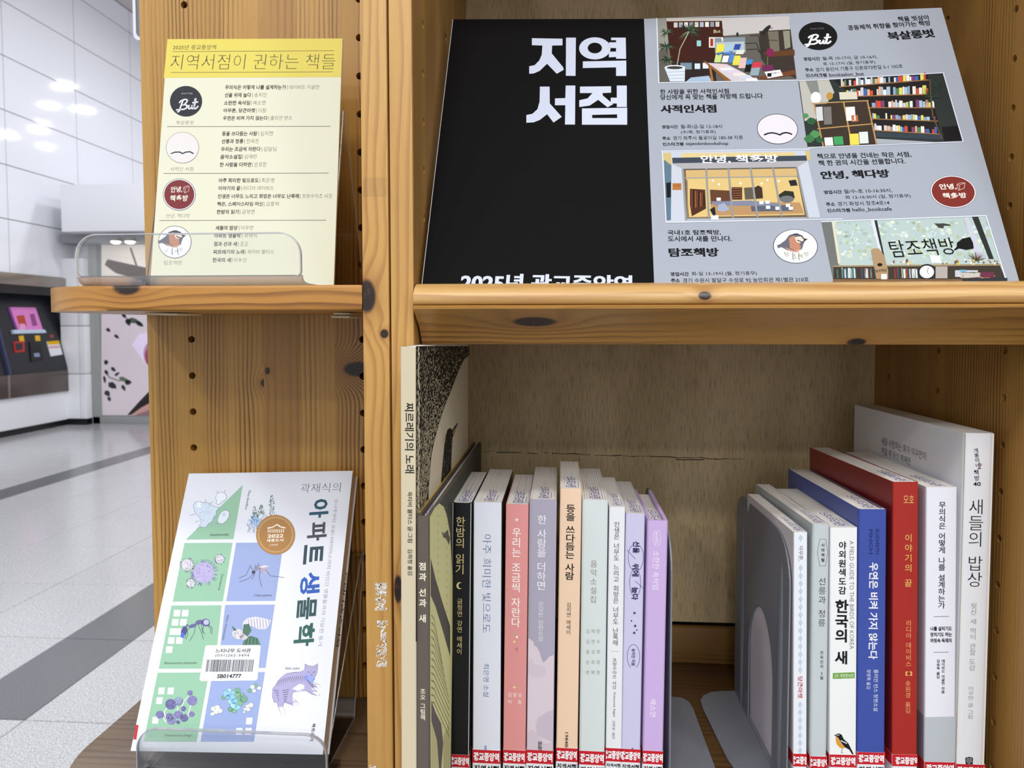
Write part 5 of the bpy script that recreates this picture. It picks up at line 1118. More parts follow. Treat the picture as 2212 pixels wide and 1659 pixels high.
# ------------------------------------------------------------------ acrylic stands
def ribbon(pts, t):
    q = [np.array(a, float) for a in pts]; A, Bq = [], []
    for i in range(len(q)):
        d0 = q[i]-q[i-1] if i else q[1]-q[0]; d1 = q[i+1]-q[i] if i < len(q)-1 else d0
        d0 = d0/np.linalg.norm(d0); d1 = d1/np.linalg.norm(d1); m = d0+d1; m /= max(np.linalg.norm(m), 1e-3); n = np.array([-m[1], m[0]]); s_ = t/2/max(.5, n.dot(np.array([-d0[1], d0[0]])))
        A.append(tuple(q[i]+n*s_)); Bq.append(tuple(q[i]-n*s_))
    return A+Bq[::-1]
def strip(name, pts, t, x0, x1, parent, m=ACR): return prism(name, ribbon(pts, t), x0, x1, WF, m, parent, 40)
def stand(label, TR_, at, lipx, lipy, lipz, platex, prof_tray, prof_plate, prof_leg, prof_base):
    t = thing('acrylic_stand', at, label, 'display stand', 'clear acrylic book stands')
    fr = frame((0, lipy, 0), (1, 0, 0), (0, 1, 0), (0, 0, 1))
    plate('lip', rrect(lipx[0], lipx[1], lipz[0], lipz[1], (3, 3, 13, 13), 8), [], 2.0, fr, ACR, t)
    ol = rrect(lipx[0], lipx[1], lipz[0], lipz[1], (3, 3, 13, 13), 8)
    # polished rim of the lip
    bm = bmesh.new(); n = len(ol); pr = []
    for i, (a, c) in enumerate(ol):
        a0, c0 = ol[i-1]; a1, c1 = ol[(i+1) % n]; d = np.array([a1-a0, c1-c0]); d /= max(np.linalg.norm(d), 1e-6); nn = np.array([d[1], -d[0]])
        pr.append([bm.verts.new(W((a+nn[0]*o1, lipy+o2, c+nn[1]*o1))) for o1, o2 in ((.35, -.25), (.35, 2.25), (-.35, 2.25), (-.35, -.25))])
    for i in range(n):
        if abs(ol[i][1]-lipz[0]) < .01 and abs(ol[(i+1) % n][1]-lipz[0]) < .01: continue
        for k_ in range(4): bm.faces.new((pr[i][k_], pr[(i+1) % n][k_], pr[(i+1) % n][(k_+1) % 4], pr[i][(k_+1) % 4]))
    bm_obj('rim', bm, ACE, t)
    strip('tray', prof_tray, 2.0, lipx[0]+1, max(lipx[1], platex[1])-1, t, TR_)
    strip('back_plate', prof_plate, 2.0, platex[0], platex[1], t); strip('rear_leg', prof_leg, 2.0, platex[0], platex[1], t)
    if prof_base: strip('base', prof_base, 2.0, platex[0], platex[1], t, TR_)
    for nm, pf in (('edge', prof_plate), ('edge', prof_leg))+((('edge', prof_base),) if prof_base else ()):
        for x in (platex[0]-.35, platex[1]): strip(nm, pf, 1.1, x, x+.35, t, ACE)
    strip('edge', prof_tray, 2.2, lipx[0]+.6, lipx[0]+1, t, ACE)
    return t
# upper stand + leaflet
cb, cr = aY(325, 604, 456), aY(721, 612, 456); ctl, ctr = aY(362, 84.5, 497), aY(740, 83.5, 497)
cu_ = cr-cb; cu_ /= np.linalg.norm(cu_)
tilt = (ctl-cb); zb_ = 26.2; cb2 = cb+tilt*((zb_-cb[2])/tilt[2]); cr2 = cr+(ctr-cr)*((zb_-cr[2])/(ctr-cr)[2])
sfc = off3(cb2, cr2, ctl); ctr = sfc.pt(*sfc.uv(740, 83.5)); t = thing('leaflet', (cb2+cr2)/2, 'pale yellow reading list leaflet in a clear stand on the eye-level shelf', 'leaflet')
Cc = [cb2, cr2, ctr, ctl]; nrm = sfc.n
vv = [np.array(c_) for c_ in Cc]+[np.array(c_)-nrm*1.6 for c_ in Cc]
pydata('paper_stack', vv, [(0, 1, 2, 3), (7, 6, 5, 4), (0, 4, 5, 1), (1, 5, 6, 2), (2, 6, 7, 3), (3, 7, 4, 0)], mat('cream_paper', '#d9dac4', .6), t)
p = Print(sfc); C = lambda x, y: (340+x/3.0167, 70+y/3.0167)
cuv = [sfc.uv(*proj(c_)) for c_ in (ctl, ctr)]
p.poly([C(66, 44), C(1204, 40), C(1196, 291), C(42, 296)], '#dccd62', 1)
ik = '#4a4636'
def CT(t_, x0, y0, x1, y1, h, b=0., col=ik): p.text(t_, C(x0, y0), C(x1, y1), h/3.0167, col, b, 3)
CT('2025년 광교중앙역', 102, 98, 383, 97, 30, -.004); p.line([C(100, 125), C(1150, 120)], .9, ik, 2); CT('지역서점이 권하는 책들', 88, 193, 1160, 190, 98, -.019); p.line([C(90, 262), C(1145, 257)], .9, ik, 2)
rowsT = [[('무의식은 어떻게 나를 설계하는가', 442, 838, '데이비드 이글먼', 860, 1053, 358), ('선율 위에 눕다', 439, 611, '송지인', 632, 712, 409), ('소란한 속삭임', 435, 603, '예소연', 625, 704, 460), ('아무튼, 당근마켓', 431, 637, '이훤', 656, 707, 510), ('우연은 비켜 가지 않는다', 428, 718, '줄리언 반스', 738, 878, 559)],
 [('등을 쓰다듬는 사람', 422, 650, '김지연', 671, 753, 660), ('선릉과 정릉', 419, 560, '전욱진', 581, 660, 710), ('우리는 조금씩 자란다', 415, 672, '김달님', 693, 775, 761), ('음악소설집', 411, 548, '김애란', 568, 648, 811), ('한 사람을 더하면', 407, 611, '은모든', 632, 712, 862)],
 [('아주 희미한 빛으로도', 400, 660, '최은영', 680, 761, 965), ('이야기의 끝', 398, 540, '리디아 데이비스', 560, 758, 1016), ('인생은 너무도 느리고 희망은 너무도 난폭해', 394, 922, '프랑수아즈 사강', 944, 1140, 1068), ('책은, 스페이스타임 머신', 390, 688, '김중혁', 709, 790, 1119), ('한밤의 읽기', 387, 530, '금정연', 552, 633, 1170)],
 [('새들의 밥상', 379, 523, '이우만', 545, 626, 1274), ('아파트 생물학', 371, 543, '곽재식', 565, 648, 1325), ('점과 선과 새', 368, 518, '조오', 540, 592, 1379), ('찌르레기의 노래', 364, 566, '옥타비 볼터스', 587, 760, 1431), ('한국의 새', 360, 478, '이우신', 498, 580, 1484)]]
for g4 in rowsT:
    for (a, x0, x1, b, x2, x3, y) in g4:
        CT(a, x0, y, x1, y-1, 29, .012, '#33312a'); CT(b, x2, y-1, x3, y-2, 28, -.014, '#68664f'); p.line([C((x1+x2)/2-1, y-14), C((x1+x2)/2-2, y+15)], .7, '#68664f', 2)
for (x0, x1, y) in ((64, 1128, 613), (41, 1115, 918), (15, 1100, 1225)): p.line([C(x0, y+1), C(x1, y-1)], .9, '#4c4b3c', 2)
p.ell(*C(187, 449), 105/3.0167, 100/3.0167, '#2a2c34', 2, 36); CT('BOOK STORE', 158, 399, 230, 398, 9, 0, '#b9bac0'); script(p, lambda x, y: C(196+x*.52, 446+y*.66), 1., 3.0)
rs = random.Random(3)
for i in range(26): a = rs.uniform(0, 6.28); r_ = 28*math.sqrt(rs.random()); p.ell(402+r_*math.cos(a), 218+r_*math.sin(a), .35, .35, '#8d909a', 3, 5)
CT('북살롱벗', 122, 588, 236, 588, 26, -.02, '#5a5846')
p.ell(*C(164, 751), 107/3.0167, 102/3.0167, '#3c4050', 2, 36); p.ell(*C(164, 751), 105/3.0167, 100/3.0167, '#dfdcdc', 3, 36)
p.line([C(90, 790), C(115, 781), C(145, 780), C(165, 790), C(185, 781), C(212, 778), C(235, 790)], 2.6, '#2b3140', 4); CT('사적인 서점', 85, 891, 234, 890, 26, -.02, '#5a5846')
p.ell(*C(143, 1057), 107/3.0167, 104/3.0167, '#3c4050', 2, 36); p.ell(*C(143, 1057), 104/3.0167, 101/3.0167, '#e3e6ee', 3, 36); p.ell(*C(143, 1057), 98/3.0167, 95/3.0167, '#7a3033', 4, 36)
p.text('안녕,', C(88, 1026), C(164, 1024), 42/3.0167, '#f0ebe0', .02, 6); p.text('책多방', C(84, 1082), C(200, 1080), 42/3.0167, '#f0ebe0', .02, 6); cube(p, C, 170, 1002, 38, 46, '#f0ebe0', .6)
CT('안녕, 책다방', 57, 1197, 212, 1195, 28, -.02, '#5a5846')
birdbadge(p, *C(114, 1366), 108/3.0167, 106/3.0167, .92, .98, '', 0)
for ch, x, y in (('탐', 60, 1418), ('조', 92, 1432), ('책', 124, 1430), ('방', 155, 1416)): CT(ch, x-11, y, x+11, y, 26, -.01, '#6a6a58')
CT('탐조책방', 44, 1502, 160, 1500, 28, -.02, '#5a5846')
p.build('leaflet_lettering', t, base=.03)
apx = aX(742, 239, -150); pl0 = cb2-nrm*3.0
lx0, lx1 = aY(166, 560, 408)[0], aY(650, 560, 408)[0]
stand('clear acrylic stand holding the yellow reading list', ACE, (-211, 450, 23.6), (lx0, lx1), 407, (29.5, aY(400, 505, 408)[2]), (cb2[0]-4.5, -150.2),
      [(408, 30), (409, 27.5), (412, 25.6), (418, 24.9), (455, 24.9)], [(455, 25.2), (pl0[1]+.6, 27.5), (apx[1], apx[2]-1), (apx[1]+2, apx[2])], [(apx[1]+2, apx[2]), (537, 24.8)], None)

# lower stand + white book shown face on
bl, br = aY(282, 1622, 430), aY(697, 1630, 430); tl, tr = aY(408, 1023, 526), aY(762, 1017, 526)
bn = off3(bl, br, tl).n; su = off3(bl, br, tl); tr = su.pt(*su.uv(762, 1017)); TH = 14.
t = thing('paperback_book', (bl+br)/2, 'white popular science paperback shown face-on with green and blue squares, in a clear stand', 'book')
def hexa(name, c4, n0, n1, m, parent):
    vv = [np.asarray(c_)-bn*n0 for c_ in c4]+[np.asarray(c_)-bn*n1 for c_ in c4]
    return pydata(name, vv, [(0, 1, 2, 3), (7, 6, 5, 4), (0, 4, 5, 1), (1, 5, 6, 2), (2, 6, 7, 3), (3, 7, 4, 0)], m, parent)
CW = mat('glossy_white_cover', '#dfe4f0', .4)
hexa('cover', [bl, br, tr, tl], 0, .4, CW, t); hexa('cover', [bl, br, tr, tl], TH, TH+.4, CW, t)
k = NT('page_side'); sp = k.n('ShaderNodeSeparateXYZ', {0: k.n('ShaderNodeTexCoord').outputs['Object']}).outputs
ax = k.math('ADD', k.math('MULTIPLY', sp[1], 1700.), k.math('MULTIPLY', sp[2], 960.)); nz = k.noise(k.vec(ax, 0., 0.), 1, 3, .6); k.base(k.mix(k.math('MULTIPLY', k.ramp(nz, .45, .7), .5), lin('#cbbfb0'), lin('#8d8072'))); k.b.inputs['Roughness'].default_value = .8
iu = su.u*.6; hexa('page_block', [bl+iu, br-iu*2, tr-iu*2, tl+iu], .4, TH, k.m, t)
hexa('spine', [bl, bl+iu*.6, tl+iu*.6, tl], .3, TH+.1, CW, t)
rsd = Surf(br-iu*2-bn*TH+su.u*.05, bn, su.v); q = Print(rsd); 
co, fs = glyph('느티나무도서관', .01, 1)
q._put((co-np.array([0, .38]), fs), np.array([TH*.45, su.uv(735, 1230)[1]]), np.array([0, -1])*8, np.array([1, 0])*7, '#2a2440', 1); q.build('stamp_lettering', t)
p = Print(su); A = lambda x, y: (280+x/3.814, 1000+y/3.814); D = lambda x, y: (280+x/3.814, 1320+y/3.814)
gr, bu, pw = '#8fc0a2', '#93a5d6', '#dfe3ec'
ac = '#1f2530'
p.poly([A(932, 182), A(855, 628), A(463, 632)], gr, 1); p.poly([A(452, 660), A(848, 658), A(768, 1140), A(355, 1143)], gr, 1); p.poly([A(878, 658), A(1268, 655), A(1200, 1137), A(796, 1140)], bu, 1)
p.poly([A(345, 1175), A(758, 1172), D(700, 475), D(240, 475)], gr, 1); p.poly([A(787, 1170), A(1196, 1167), D(1120, 468), D(728, 472)], bu, 1)
p.poly([D(231, 508), D(655, 505), D(552, 1077), D(115, 1077)], gr, 1); p.poly([D(685, 505), D(1115, 502), D(1024, 1077), D(584, 1077)], bu, 1)
for (x, y) in ((372, -10), (440, -10), (358, 65), (425, 65), (340, 142), (395, 142), (325, 215), (392, 215), (308, 290)): p.poly([D(x-6, y), D(x+48, y), D(x+42, y+55), D(x-12, y+55)], pw, 2)
for (x, y) in ((372, 1213-1221), (438, 1213-1221)): pass
for (x, y) in ((242, 630), (318, 630), (225, 710), (192, 872), (965, 878), (882, 962), (958, 962)): p.poly([D(x-2, y), D(x+50, y), D(x+42, y+56), D(x-8, y+56)], pw, 2)
def it(S, t_, x0, y0, x1, y1, h, sl=.25, col=ac): p.text(t_, S(x0, y0), S(x1, y1), h/3.814, col, -.002, 4, slant=sl)
it(A, 'Acanthamoeba', 662, 592, 818, 588, 22); it(A, 'Pinus densiflora', 990, 228, 960, 385, 20); it(A, 'Coronavirus', 768, 915, 738, 1050, 20); it(A, 'Culex pipiens', 1025, 1093, 1170, 1092, 26)
it(D, 'Falco tinnunculus', 812, 35, 772, 240, 20); it(D, 'Monomorium pharaonis', 286, 432, 554, 428, 26); it(D, 'Filamentous fungi', 292, 1026, 508, 1026, 24); it(D, 'Felis catus', 1285, 472, 1402, 470, 22)
# amoebae
bo = '#6f7fa0'
def blob(S, pts, fill, lay=3, out=bo, lw=.7): P_ = [S(*c_) for c_ in pts]; p.poly(P_, fill, lay); p.line(P_, lw, out, lay+1, closed=True)
blob(A, [(525, 345), (545, 322), (580, 318), (610, 330), (640, 325), (665, 345), (700, 360), (740, 368), (715, 395), (712, 430), (690, 455), (678, 485), (650, 500), (630, 530), (600, 530), (575, 520), (590, 490), (578, 450), (555, 425), (535, 400)], '#cfe0f2')
blob(A, [(708, 290), (720, 255), (750, 240), (785, 250), (800, 275), (790, 305), (760, 320), (735, 345), (712, 335), (718, 310)], '#e8f0fb'); blob(A, [(738, 430), (760, 400), (795, 388), (822, 405), (820, 440), (800, 475), (770, 500), (735, 498), (725, 470)], '#dfe9f4')
p.ell(*A(572, 345), 6, 6, '#eef6ff', 4, 16); p.ell(*A(778, 425), 4, 4, '#c3d3e8', 5, 12)
rs = random.Random(9)
for i in range(130):
    x, y = rs.uniform(535, 710), rs.uniform(330, 520)
    if 590 < y+x*.1: pass
    if abs(x-(560+(y-330)*.3+55)) < 80: p.line([A(x, y), A(x+rs.uniform(-9, 9), y+rs.uniform(4, 10))], .5, rs.choice(['#8fa4c4', '#a9bcd8', '#f4faff']), 5)
for a in (((500, 432), (540, 422)), ((540, 485), (575, 478)), ((625, 300), (622, 325)), ((660, 335), (685, 320)), ((722, 232), (730, 250)), ((780, 240), (788, 225)), ((550, 555), (565, 530)), ((790, 375), (792, 390)), ((820, 430), (830, 430)), ((712, 510), (724, 495))): p.line([A(*a[0]), A(*a[1])], .7, bo, 4)
# pines
for (cx, cy, h_, c_) in ((1172, 265, 160, '#2f6b4c'), (1085, 345, 90, '#3a7458'), (1030, 355, 130, '#3b6f6a')):
    for i in range(70):
        f = rs.random(); x = cx+rs.uniform(-1, 1)*(8+34*f); y = cy+h_*f; p.line([A(x, y), A(x+rs.uniform(-5, 5), y+10)], .8, rs.choice([c_, '#4f8a68', '#24523c']), 3)
for i in range(150):
    f = rs.random(); a = rs.uniform(-2.6, -.5); x, y = rs.uniform(960, 1210), 590-rs.random()*130; p.line([A(x, y), A(x+22*math.cos(a), y+26*math.sin(a))], .6, rs.choice(['#5f7f86', '#8fb8ee', '#7e9be0', '#4b6a66', '#9aa0b8']), 3)
p.poly([A(1000, 470), A(1030, 410), A(1060, 450), A(1110, 500), A(1160, 540), A(1120, 560), A(1050, 530), A(1010, 510)], '#a9c8f6', 2)
# gold seal
p.ell(*A(1203, 592), 161/3.814, 164/3.814, '#a9772f', 6, 40, rot=0); p.ring(*A(1203, 592), 150/3.814, 152/3.814, .6, '#c9a062', 7)
for i in range(58):
    a = 2*math.pi*i/58; x, y = 1203+139*math.cos(a), 592+141*math.sin(a); p.ell(*A(x, y), 1.0, 1.2, '#e8d6ac', 7, 6)
sw = '#f6f0e2'; p.line([A(1138, 538), A(1180, 530), A(1215, 508), A(1245, 528), A(1283, 536)], 2.6, sw, 7)
for i in range(9): x = 1145+i*15.5; p.line([A(x, 548-abs(i-4)*0), A(x-2, 574)], 1.7, sw, 7)
p.text('2022', A(1137, 604), A(1268, 600), 8, sw, .03, 7); p.text('세종도서', A(1128, 640), A(1268, 636), 7, sw, .02, 7); p.text('교양부문', A(1152, 677), A(1224, 675), 4.4, sw, 0, 7)
# viruses
def virus(cx, cy, r, c1, c2, n):
    for i in range(n*2):
        a = rs.uniform(0, 2*math.pi); L = r*rs.uniform(1.05, 1.28); x, y = cx+L*math.cos(a), cy+L*math.sin(a)
        p.line([A(cx+r*.8*math.cos(a), cy+r*.8*math.sin(a)), A(x, y)], .9, c2, 3); p.ell(*A(x, y), .9, .9, c2, 3, 6)
    p.ell(*A(cx, cy), r/3.814*.92, r/3.814*.92, c1, 4, 26)
    for i in range(n*3):
        a = rs.uniform(0, 6.28); q_ = r*.85*math.sqrt(rs.random()); x, y = cx+q_*math.cos(a), cy+q_*math.sin(a); p.line([A(x, y), A(x+rs.uniform(-10, 10), y+rs.uniform(-10, 10))], .7, rs.choice([c2, '#e8e4f2', '#8f88b8', '#7c74ae']), 5)
virus(612, 905, 92, '#b2aad8', '#8378b4', 34); virus(475, 840, 50, '#d5d0dc', '#8f8a9a', 20); virus(743, 792, 36, '#d8d6e2', '#8a86a0', 15); virus(505, 992, 34, '#d8d6dc', '#8b8798', 13)
# mosquito
mk = '#232a44'
for a in (((1010, 880), (995, 845), (960, 925), (900, 950)), ((1015, 920), (985, 950), (905, 982)), ((1075, 870), (1068, 940), (1088, 1020)), ((1120, 880), (1160, 930), (1275, 945)), ((1050, 870), (1062, 825)), ((1040, 870), (1037, 838)), ((1010, 915), (1030, 925), (1005, 960))): p.line([A(*c_) for c_ in a], .8, mk, 4)
p.ell(*A(1105, 882), 10, 6.5, '#b7b0c8', 3, 20, rot=.4); p.ell(*A(1055, 865), 9, 5, '#8b88a4', 4, 16, rot=-.5); p.ell(*A(1022, 900), 4, 4, mk, 4, 12); p.poly([A(1060, 858), A(1110, 842), A(1160, 852), A(1100, 866)], '#d6cfd6', 5)
for i in range(7): p.line([A(1080+i*9, 858+i*2), A(1076+i*9, 908-i*2)], .5, '#5c5878', 4)
# ant
for (x, y, rx, ry, r_) in ((448, 165, 6, 11, .3), (475, 118, 3, 2.5, 0), (520, 122, 9, 4, -.3), (575, 92, 9, 5, -.2), (628, 95, 9, 8.5, .5)): p.ell(*D(x, y), rx, ry, '#5b5b92' if x > 470 else '#3b3f86', 4, 18, rot=r_)
p.ell(*D(632, 92), 6, 5.6, '#b9b9da', 5, 16); p.ell(*D(436, 200), 4, 6, '#3f63d6', 5, 12)
for a in (((500, 130), (470, 170), (455, 225)), ((545, 115), (530, 190), (495, 245)), ((560, 105), (590, 170), (610, 235)), ((590, 100), (600, 160), (620, 190)), ((600, 95), (608, 130), (600, 182)), ((650, 115), (682, 140), (678, 190)), ((645, 118), (668, 150), (664, 180)), ((470, 130), (480, 190), (465, 235))): p.line([D(*c_) for c_ in a], 1, '#3d3f5e', 4)
# kestrel
p.poly([D(*c_) for c_ in ((930, 160), (935, 90), (970, 58), (1040, 45), (1110, 60), (1165, 75), (1155, 115), (1120, 150), (1060, 150), (1000, 120), (975, 160), (950, 200))], '#d3d2e2', 3)
for i in range(16): x = 965+i*12; p.line([D(x, 62+abs(i-7)*1.5), D(x+8, 145-abs(i-8)*3)], .9, '#7c7a9c' if i % 2 else '#efeef8', 4)
p.poly([D(*c_) for c_ in ((940, 110), (985, 105), (1005, 160), (970, 210), (930, 180))], '#3c6b55', 4); p.poly([D(*c_) for c_ in ((840, 120), (880, 150), (900, 150), (860, 165))], '#3c6b55', 4)
p.ell(*D(895, 190), 13, 11, '#dcd8de', 4, 20, rot=.3); p.ell(*D(940, 215), 9, 6, '#c9c6ce', 4, 14)
for i in range(50): a = rs.uniform(0, 6.28); r_ = rs.random()**.5; x, y = 895+45*r_*math.cos(a), 190+38*r_*math.sin(a); p.line([D(x, y), D(x+3, y+6)], .6, '#6c6a80', 5)
p.poly([D(*c_) for c_ in ((950, 220), (1000, 205), (1060, 225), (1078, 278), (930, 280))], '#33684e', 3)
for i in range(9): p.line([D(955+i*13, 222), D(945+i*15, 276)], .7, '#24503c' if i % 2 else '#7fae94', 4)
# barcode sticker
p.poly([D(*c_) for c_ in ((625, 292), (640, 282), (1070, 280), (1082, 292), (1055, 560), (1040, 572), (590, 578), (576, 565))], '#e6eaf2', 6)
p.text('느티나무 도서관', D(710, 327), D(1000, 325), 9, '#141518', .02, 8); p.text('(031)262-3494', D(708, 368), D(986, 368), 7.5, '#141518', .0, 8); p.text('SB014777', D(722, 537), D(922, 535), 9.2, '#101114', .035, 8)
x = 640.
while x < 1026:
    w_ = rs.choice([2.2, 2.2, 4.2, 6.5]); p.poly([D(x, 400), D(x+w_, 400), D(x+w_-13, 500), D(x-13, 500)], '#111216', 8); x += w_+rs.choice([2.2, 2.6, 4.5, 6.0])
# fungi
for (x, y, r_) in ((340, 768, 12), (405, 742, 9.5), (498, 675, 6), (517, 738, 11), (250, 855, 9), (330, 870, 8.5), (345, 903, 9.5), (402, 855, 9.5), (450, 880, 9), (445, 805, 6), (512, 850, 6.5), (400, 915, 4.5)):
    p.ell(*D(x, y), r_, r_*.95, rs.choice(['#6e6aa6', '#7a76b0', '#5c5a96']), 4, 18)
    for i in range(int(r_*4)): a = rs.uniform(0, 6.28); q_ = 3.6*r_*math.sqrt(rs.random()); xx, yy = x+q_*math.cos(a), y+q_*math.sin(a); p.line([D(xx, yy), D(xx+5, yy+3)], .6, rs.choice(['#c5c2e2', '#3f3d76', '#8f8cc4']), 5)
p.ell(*D(405, 735), 7, 7, '#8fa3c4', 5, 16)
for a in (((490, 700), (450, 740), (430, 790)), ((505, 775), (490, 830), (475, 880)), ((300, 880), (285, 830), (310, 800)), ((280, 880), (300, 915)), ((400, 790), (390, 830))): p.line([D(*c_) for c_ in a], 2, '#e8ecea', 3)
# cells
for (x, y, r_, c_) in ((800, 680, 8.5, '#8fc4e2'), (822, 655, 6, '#a8d2ee'), (850, 672, 6, '#8cc0dc'), (888, 655, 7, '#6fa68a'), (890, 690, 8, '#7bae92'), (775, 712, 5.5, '#6fa68a'), (812, 705, 6, '#86c0e0'), (845, 712, 8, '#86c4ea'), (925, 690, 5.5, '#7bae92'), (940, 725, 9, '#6c9f84'), (905, 722, 6, '#7bae92'), (830, 745, 6, '#9cd4f2'), (865, 745, 7.5, '#86c4ea'), (910, 758, 7.5, '#7bae92'), (860, 775, 8, '#a4dcf6'), (888, 790, 7, '#8fd0f0'), (832, 808, 6.5, '#6c9f84'), (862, 820, 6.5, '#78b096'), (990, 657, 5, '#6fa68a'), (1012, 625, 5.5, '#e8ecf4'), (1040, 612, 5, '#7bae92'), (1068, 635, 5, '#e8ecf4'), (1025, 657, 5, '#e8ecf4'), (690, 805, 6, '#e4e4e6'), (722, 795, 6.5, '#eceae8'), (745, 822, 6, '#e4e4e6'), (712, 830, 6, '#eceae8'), (682, 848, 5, '#e4e4e6'), (1000, 775, 6, '#eceae8'), (972, 785, 5, '#e4e4e6'), (978, 810, 5, '#eceae8'), (952, 808, 4, '#e4e4e6'), (945, 832, 3.5, '#cfe4f4')):
    p.ell(*D(x, y), r_, r_*.92, '#4f6a78', 3, 16); p.ell(*D(x, y), r_-.6, r_*.92-.6, c_, 4, 16)
# cat
cf, cd = '#a7a4d0', '#4c4a78'
p.poly([D(*c_) for c_ in ((1445, 436), (1478, 452), (1515, 455), (1550, 434), (1548, 480), (1540, 520), (1520, 550), (1505, 580), (1515, 600), (1560, 608), (1572, 625), (1550, 636), (1500, 622), (1500, 645), (1550, 665), (1568, 685), (1550, 698), (1500, 688), (1450, 655), (1400, 650), (1345, 668), (1335, 710), (1345, 740), (1385, 752), (1388, 772), (1350, 782), (1290, 760), (1275, 750), (1262, 790), (1285, 840), (1282, 865), (1255, 862), (1225, 800), (1215, 755), (1190, 750), (1175, 700), (1180, 640), (1210, 600), (1240, 555), (1290, 515), (1350, 502), (1410, 500), (1440, 490))], cf, 3)
p.line([D(*c_) for c_ in ((1445, 436), (1478, 452), (1515, 455), (1550, 434), (1548, 480), (1540, 520), (1505, 580), (1560, 608), (1572, 625), (1500, 622), (1568, 685), (1550, 698), (1450, 655), (1345, 668), (1335, 710), (1385, 752), (1388, 772), (1275, 750), (1262, 790), (1285, 840), (1255, 862), (1215, 755), (1190, 750), (1175, 700), (1180, 640), (1240, 555), (1290, 515), (1410, 500), (1445, 480), (1445, 436))], .6, cd, 4)
for (pts) in ([(1500, 668), (1550, 665), (1568, 685), (1550, 698)], [(1530, 605), (1560, 608), (1572, 625), (1550, 636)], [(1345, 755), (1385, 752), (1388, 772), (1350, 782)], [(1228, 790), (1262, 790), (1285, 840), (1282, 865), (1255, 862)], [(1340, 640), (1400, 600), (1440, 610), (1440, 640), (1380, 655)]): p.poly([D(*c_) for c_ in pts], '#e9eaf2', 5)
for i in range(15): x = 1225+i*17; y = 560+abs(i-6)*2-i*3; p.line([D(x, y), D(x-10, y+30), D(x-6, y+52)], 1.3, cd, 5, taper=True)
for i in range(6): p.line([D(1262+i*2, 655+i*18), D(1312-i*4, 648+i*18)], 1.3, cd, 5)
for i in range(5): p.line([D(1190+i*9, 650+i*22), D(1228, 660+i*16)], 1.2, cd, 5)
for i in range(4): p.line([D(1462+i*14, 560+i*12), D(1472+i*14, 590+i*16)], 1.2, cd, 5)
p.poly([D(1448, 520), D(1500, 530), D(1530, 560), D(1490, 600), D(1440, 560)], '#8fa0f0', 4); p.line([D(1470, 500), D(1482, 506)], 1.3, '#2c3d8c', 6); p.line([D(1512, 506), D(1528, 500)], 1.3, '#2c3d8c', 6); p.line([D(1492, 520), D(1500, 528), D(1508, 520)], .9, '#2c3d8c', 6)
# title lettering
p.text('곽재식의', A(1410, 210), A(1738, 200), 20, '#3d4658', -.018, 3)
tb = '#1d3340'
for ch, (y0, y1, xc, w_) in zip('아파트생물학', ((298, 452, 1560, 165), (488, 640, 1546, 170), (672, 832, 1515, 165), (900, 1078, 1490, 165), (1108, 1320+68*1., 1462, 168), (1320+102*1.+0, 1320+290, 1440, 180))):
    pass
seq = [('아', A(1568, 298), A(1556, 452), 41), ('파', A(1550, 488), A(1540, 640), 42), ('트', A(1520, 672), A(1508, 832), 42), ('생', A(1492, 900), A(1482, 1078), 43), ('물', A(1466, 1108), D(1452, 68), 42), ('학', D(1446, 102), D(1432, 290), 44)]
q = Print(su)
for i, (ch, a, b) in enumerate([(s_[0], s_[1], s_[2]) for s_ in seq]):
    q.text(ch, a, b, seq[i][3], ['#1f4a60', '#3b3a44', '#1f3846', '#174a9c', '#173c40', '#184a42'][i], .028, 3)
p.text('소나무부터 코로나바이러스까지 비인간 생물들과의 기묘한 동거', A(1704, 298), D(1568, 285), 8, '#555a66', -.014, 3)
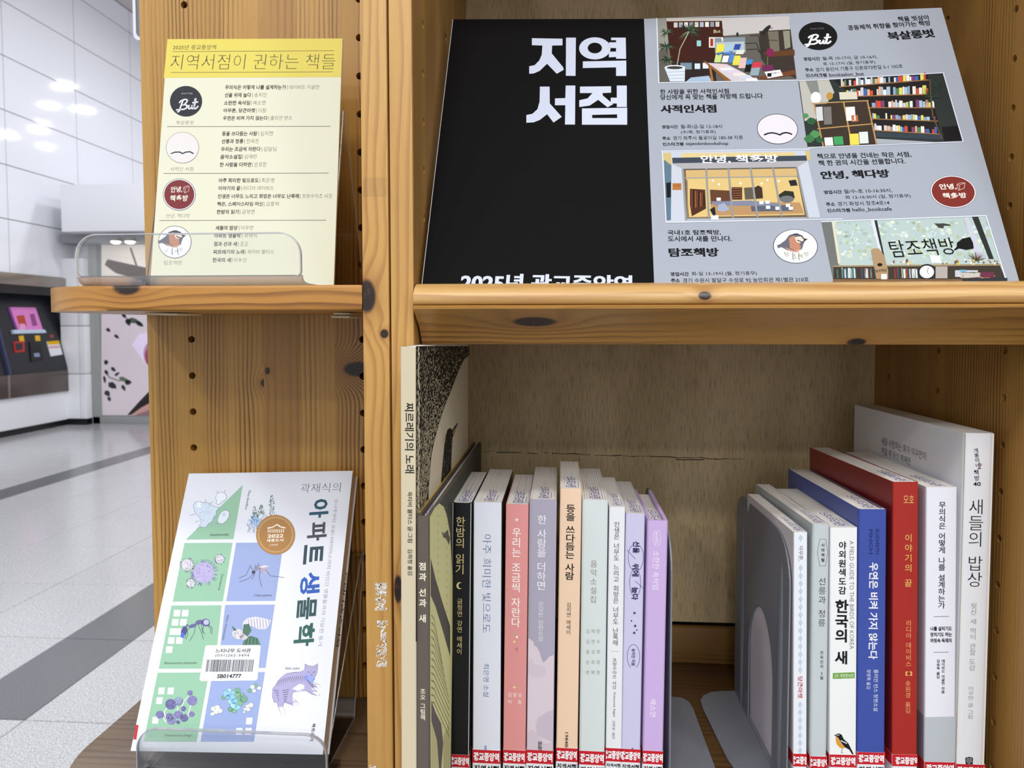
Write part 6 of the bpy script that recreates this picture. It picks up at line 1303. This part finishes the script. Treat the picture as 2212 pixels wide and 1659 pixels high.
p.text('북트리거', D(1520, 925), D(1498, 1070), 8, '#15161c', .02, 3)
p.poly([D(48, 938), D(75, 938), D(56, 1058), D(30, 1058)], '#c01f2c', 2)
p.build('cover_lettering', t, PMG, base=.03); q.build('foil_lettering', t, FOIL, base=.03)
fX = -153.3
a1, a2 = aX(785, 1192, fX), aX(765, 1549, fX)
lx0, lx1 = aY(298, 1640, 412)[0], aY(706, 1640, 412)[0]; bb = (bl+br)/2-bn*(TH+1.8)
zb0 = min(bl[2], br[2])-1.2
stand('clear acrylic stand holding the white science paperback', ACT, (-211, 450, ZFL), (lx0, lx1), 411, (zb0-1, aY(500, 1580, 412)[2]), (bl[0]+2, fX),
      [(412, zb0-1), (414, zb0-4), (419, zb0-6.4), (440, zb0-6.4), (bb[1]-2, bb[2]-6)], [(bb[1], bb[2]-8), (bb[1]+(a1[1]-4-bb[1])*.98, a1[2]-1), (a1[1], a1[2])], [(a1[1], a1[2]), (min(a2[1], 538), ZFL+1.2)], [(min(a2[1], 538), ZFL+1.2), (428, ZFL+1.2)])
# clear sign sleeve hanging beyond the panel's edge
t = thing('sign_sleeve', (-355, 560, aY(296, 86, 560)[2]), 'clear sign sleeve peeking out past the top of the pine panel', 'sign holder')
s0, s1 = aY(287, 40, 560), aY(420, 87, 560)
fr = frame((0, 560, 0), (1, 0, 0), (0, 1, 0), (0, 0, 1)); zb_ = aY(300, 87, 560)[2]
plate('sleeve', rrect(s0[0], s1[0], zb_, zb_+160, (5, 5, 5, 5)), [rrect(s0[0]+2.4, s1[0]-2.4, zb_+2.4, zb_+157.6, (4, 4, 4, 4))], 2.5, fr, mat('sleeve_rim', '#e8eaf4', .2, coat=.4), t)
plate('insert', rrect(s0[0]+2.4, s1[0]-2.4, zb_+2.4, zb_+157.6, 4), [], .5, frame((0, 561, 0), (1, 0, 0), (0, 1, 0), (0, 0, 1)), mat('insert_grey', '#7d8090', .5), t)

bpy.data.objects.remove(_fo['o']); bpy.data.curves.remove(_fo['c'])
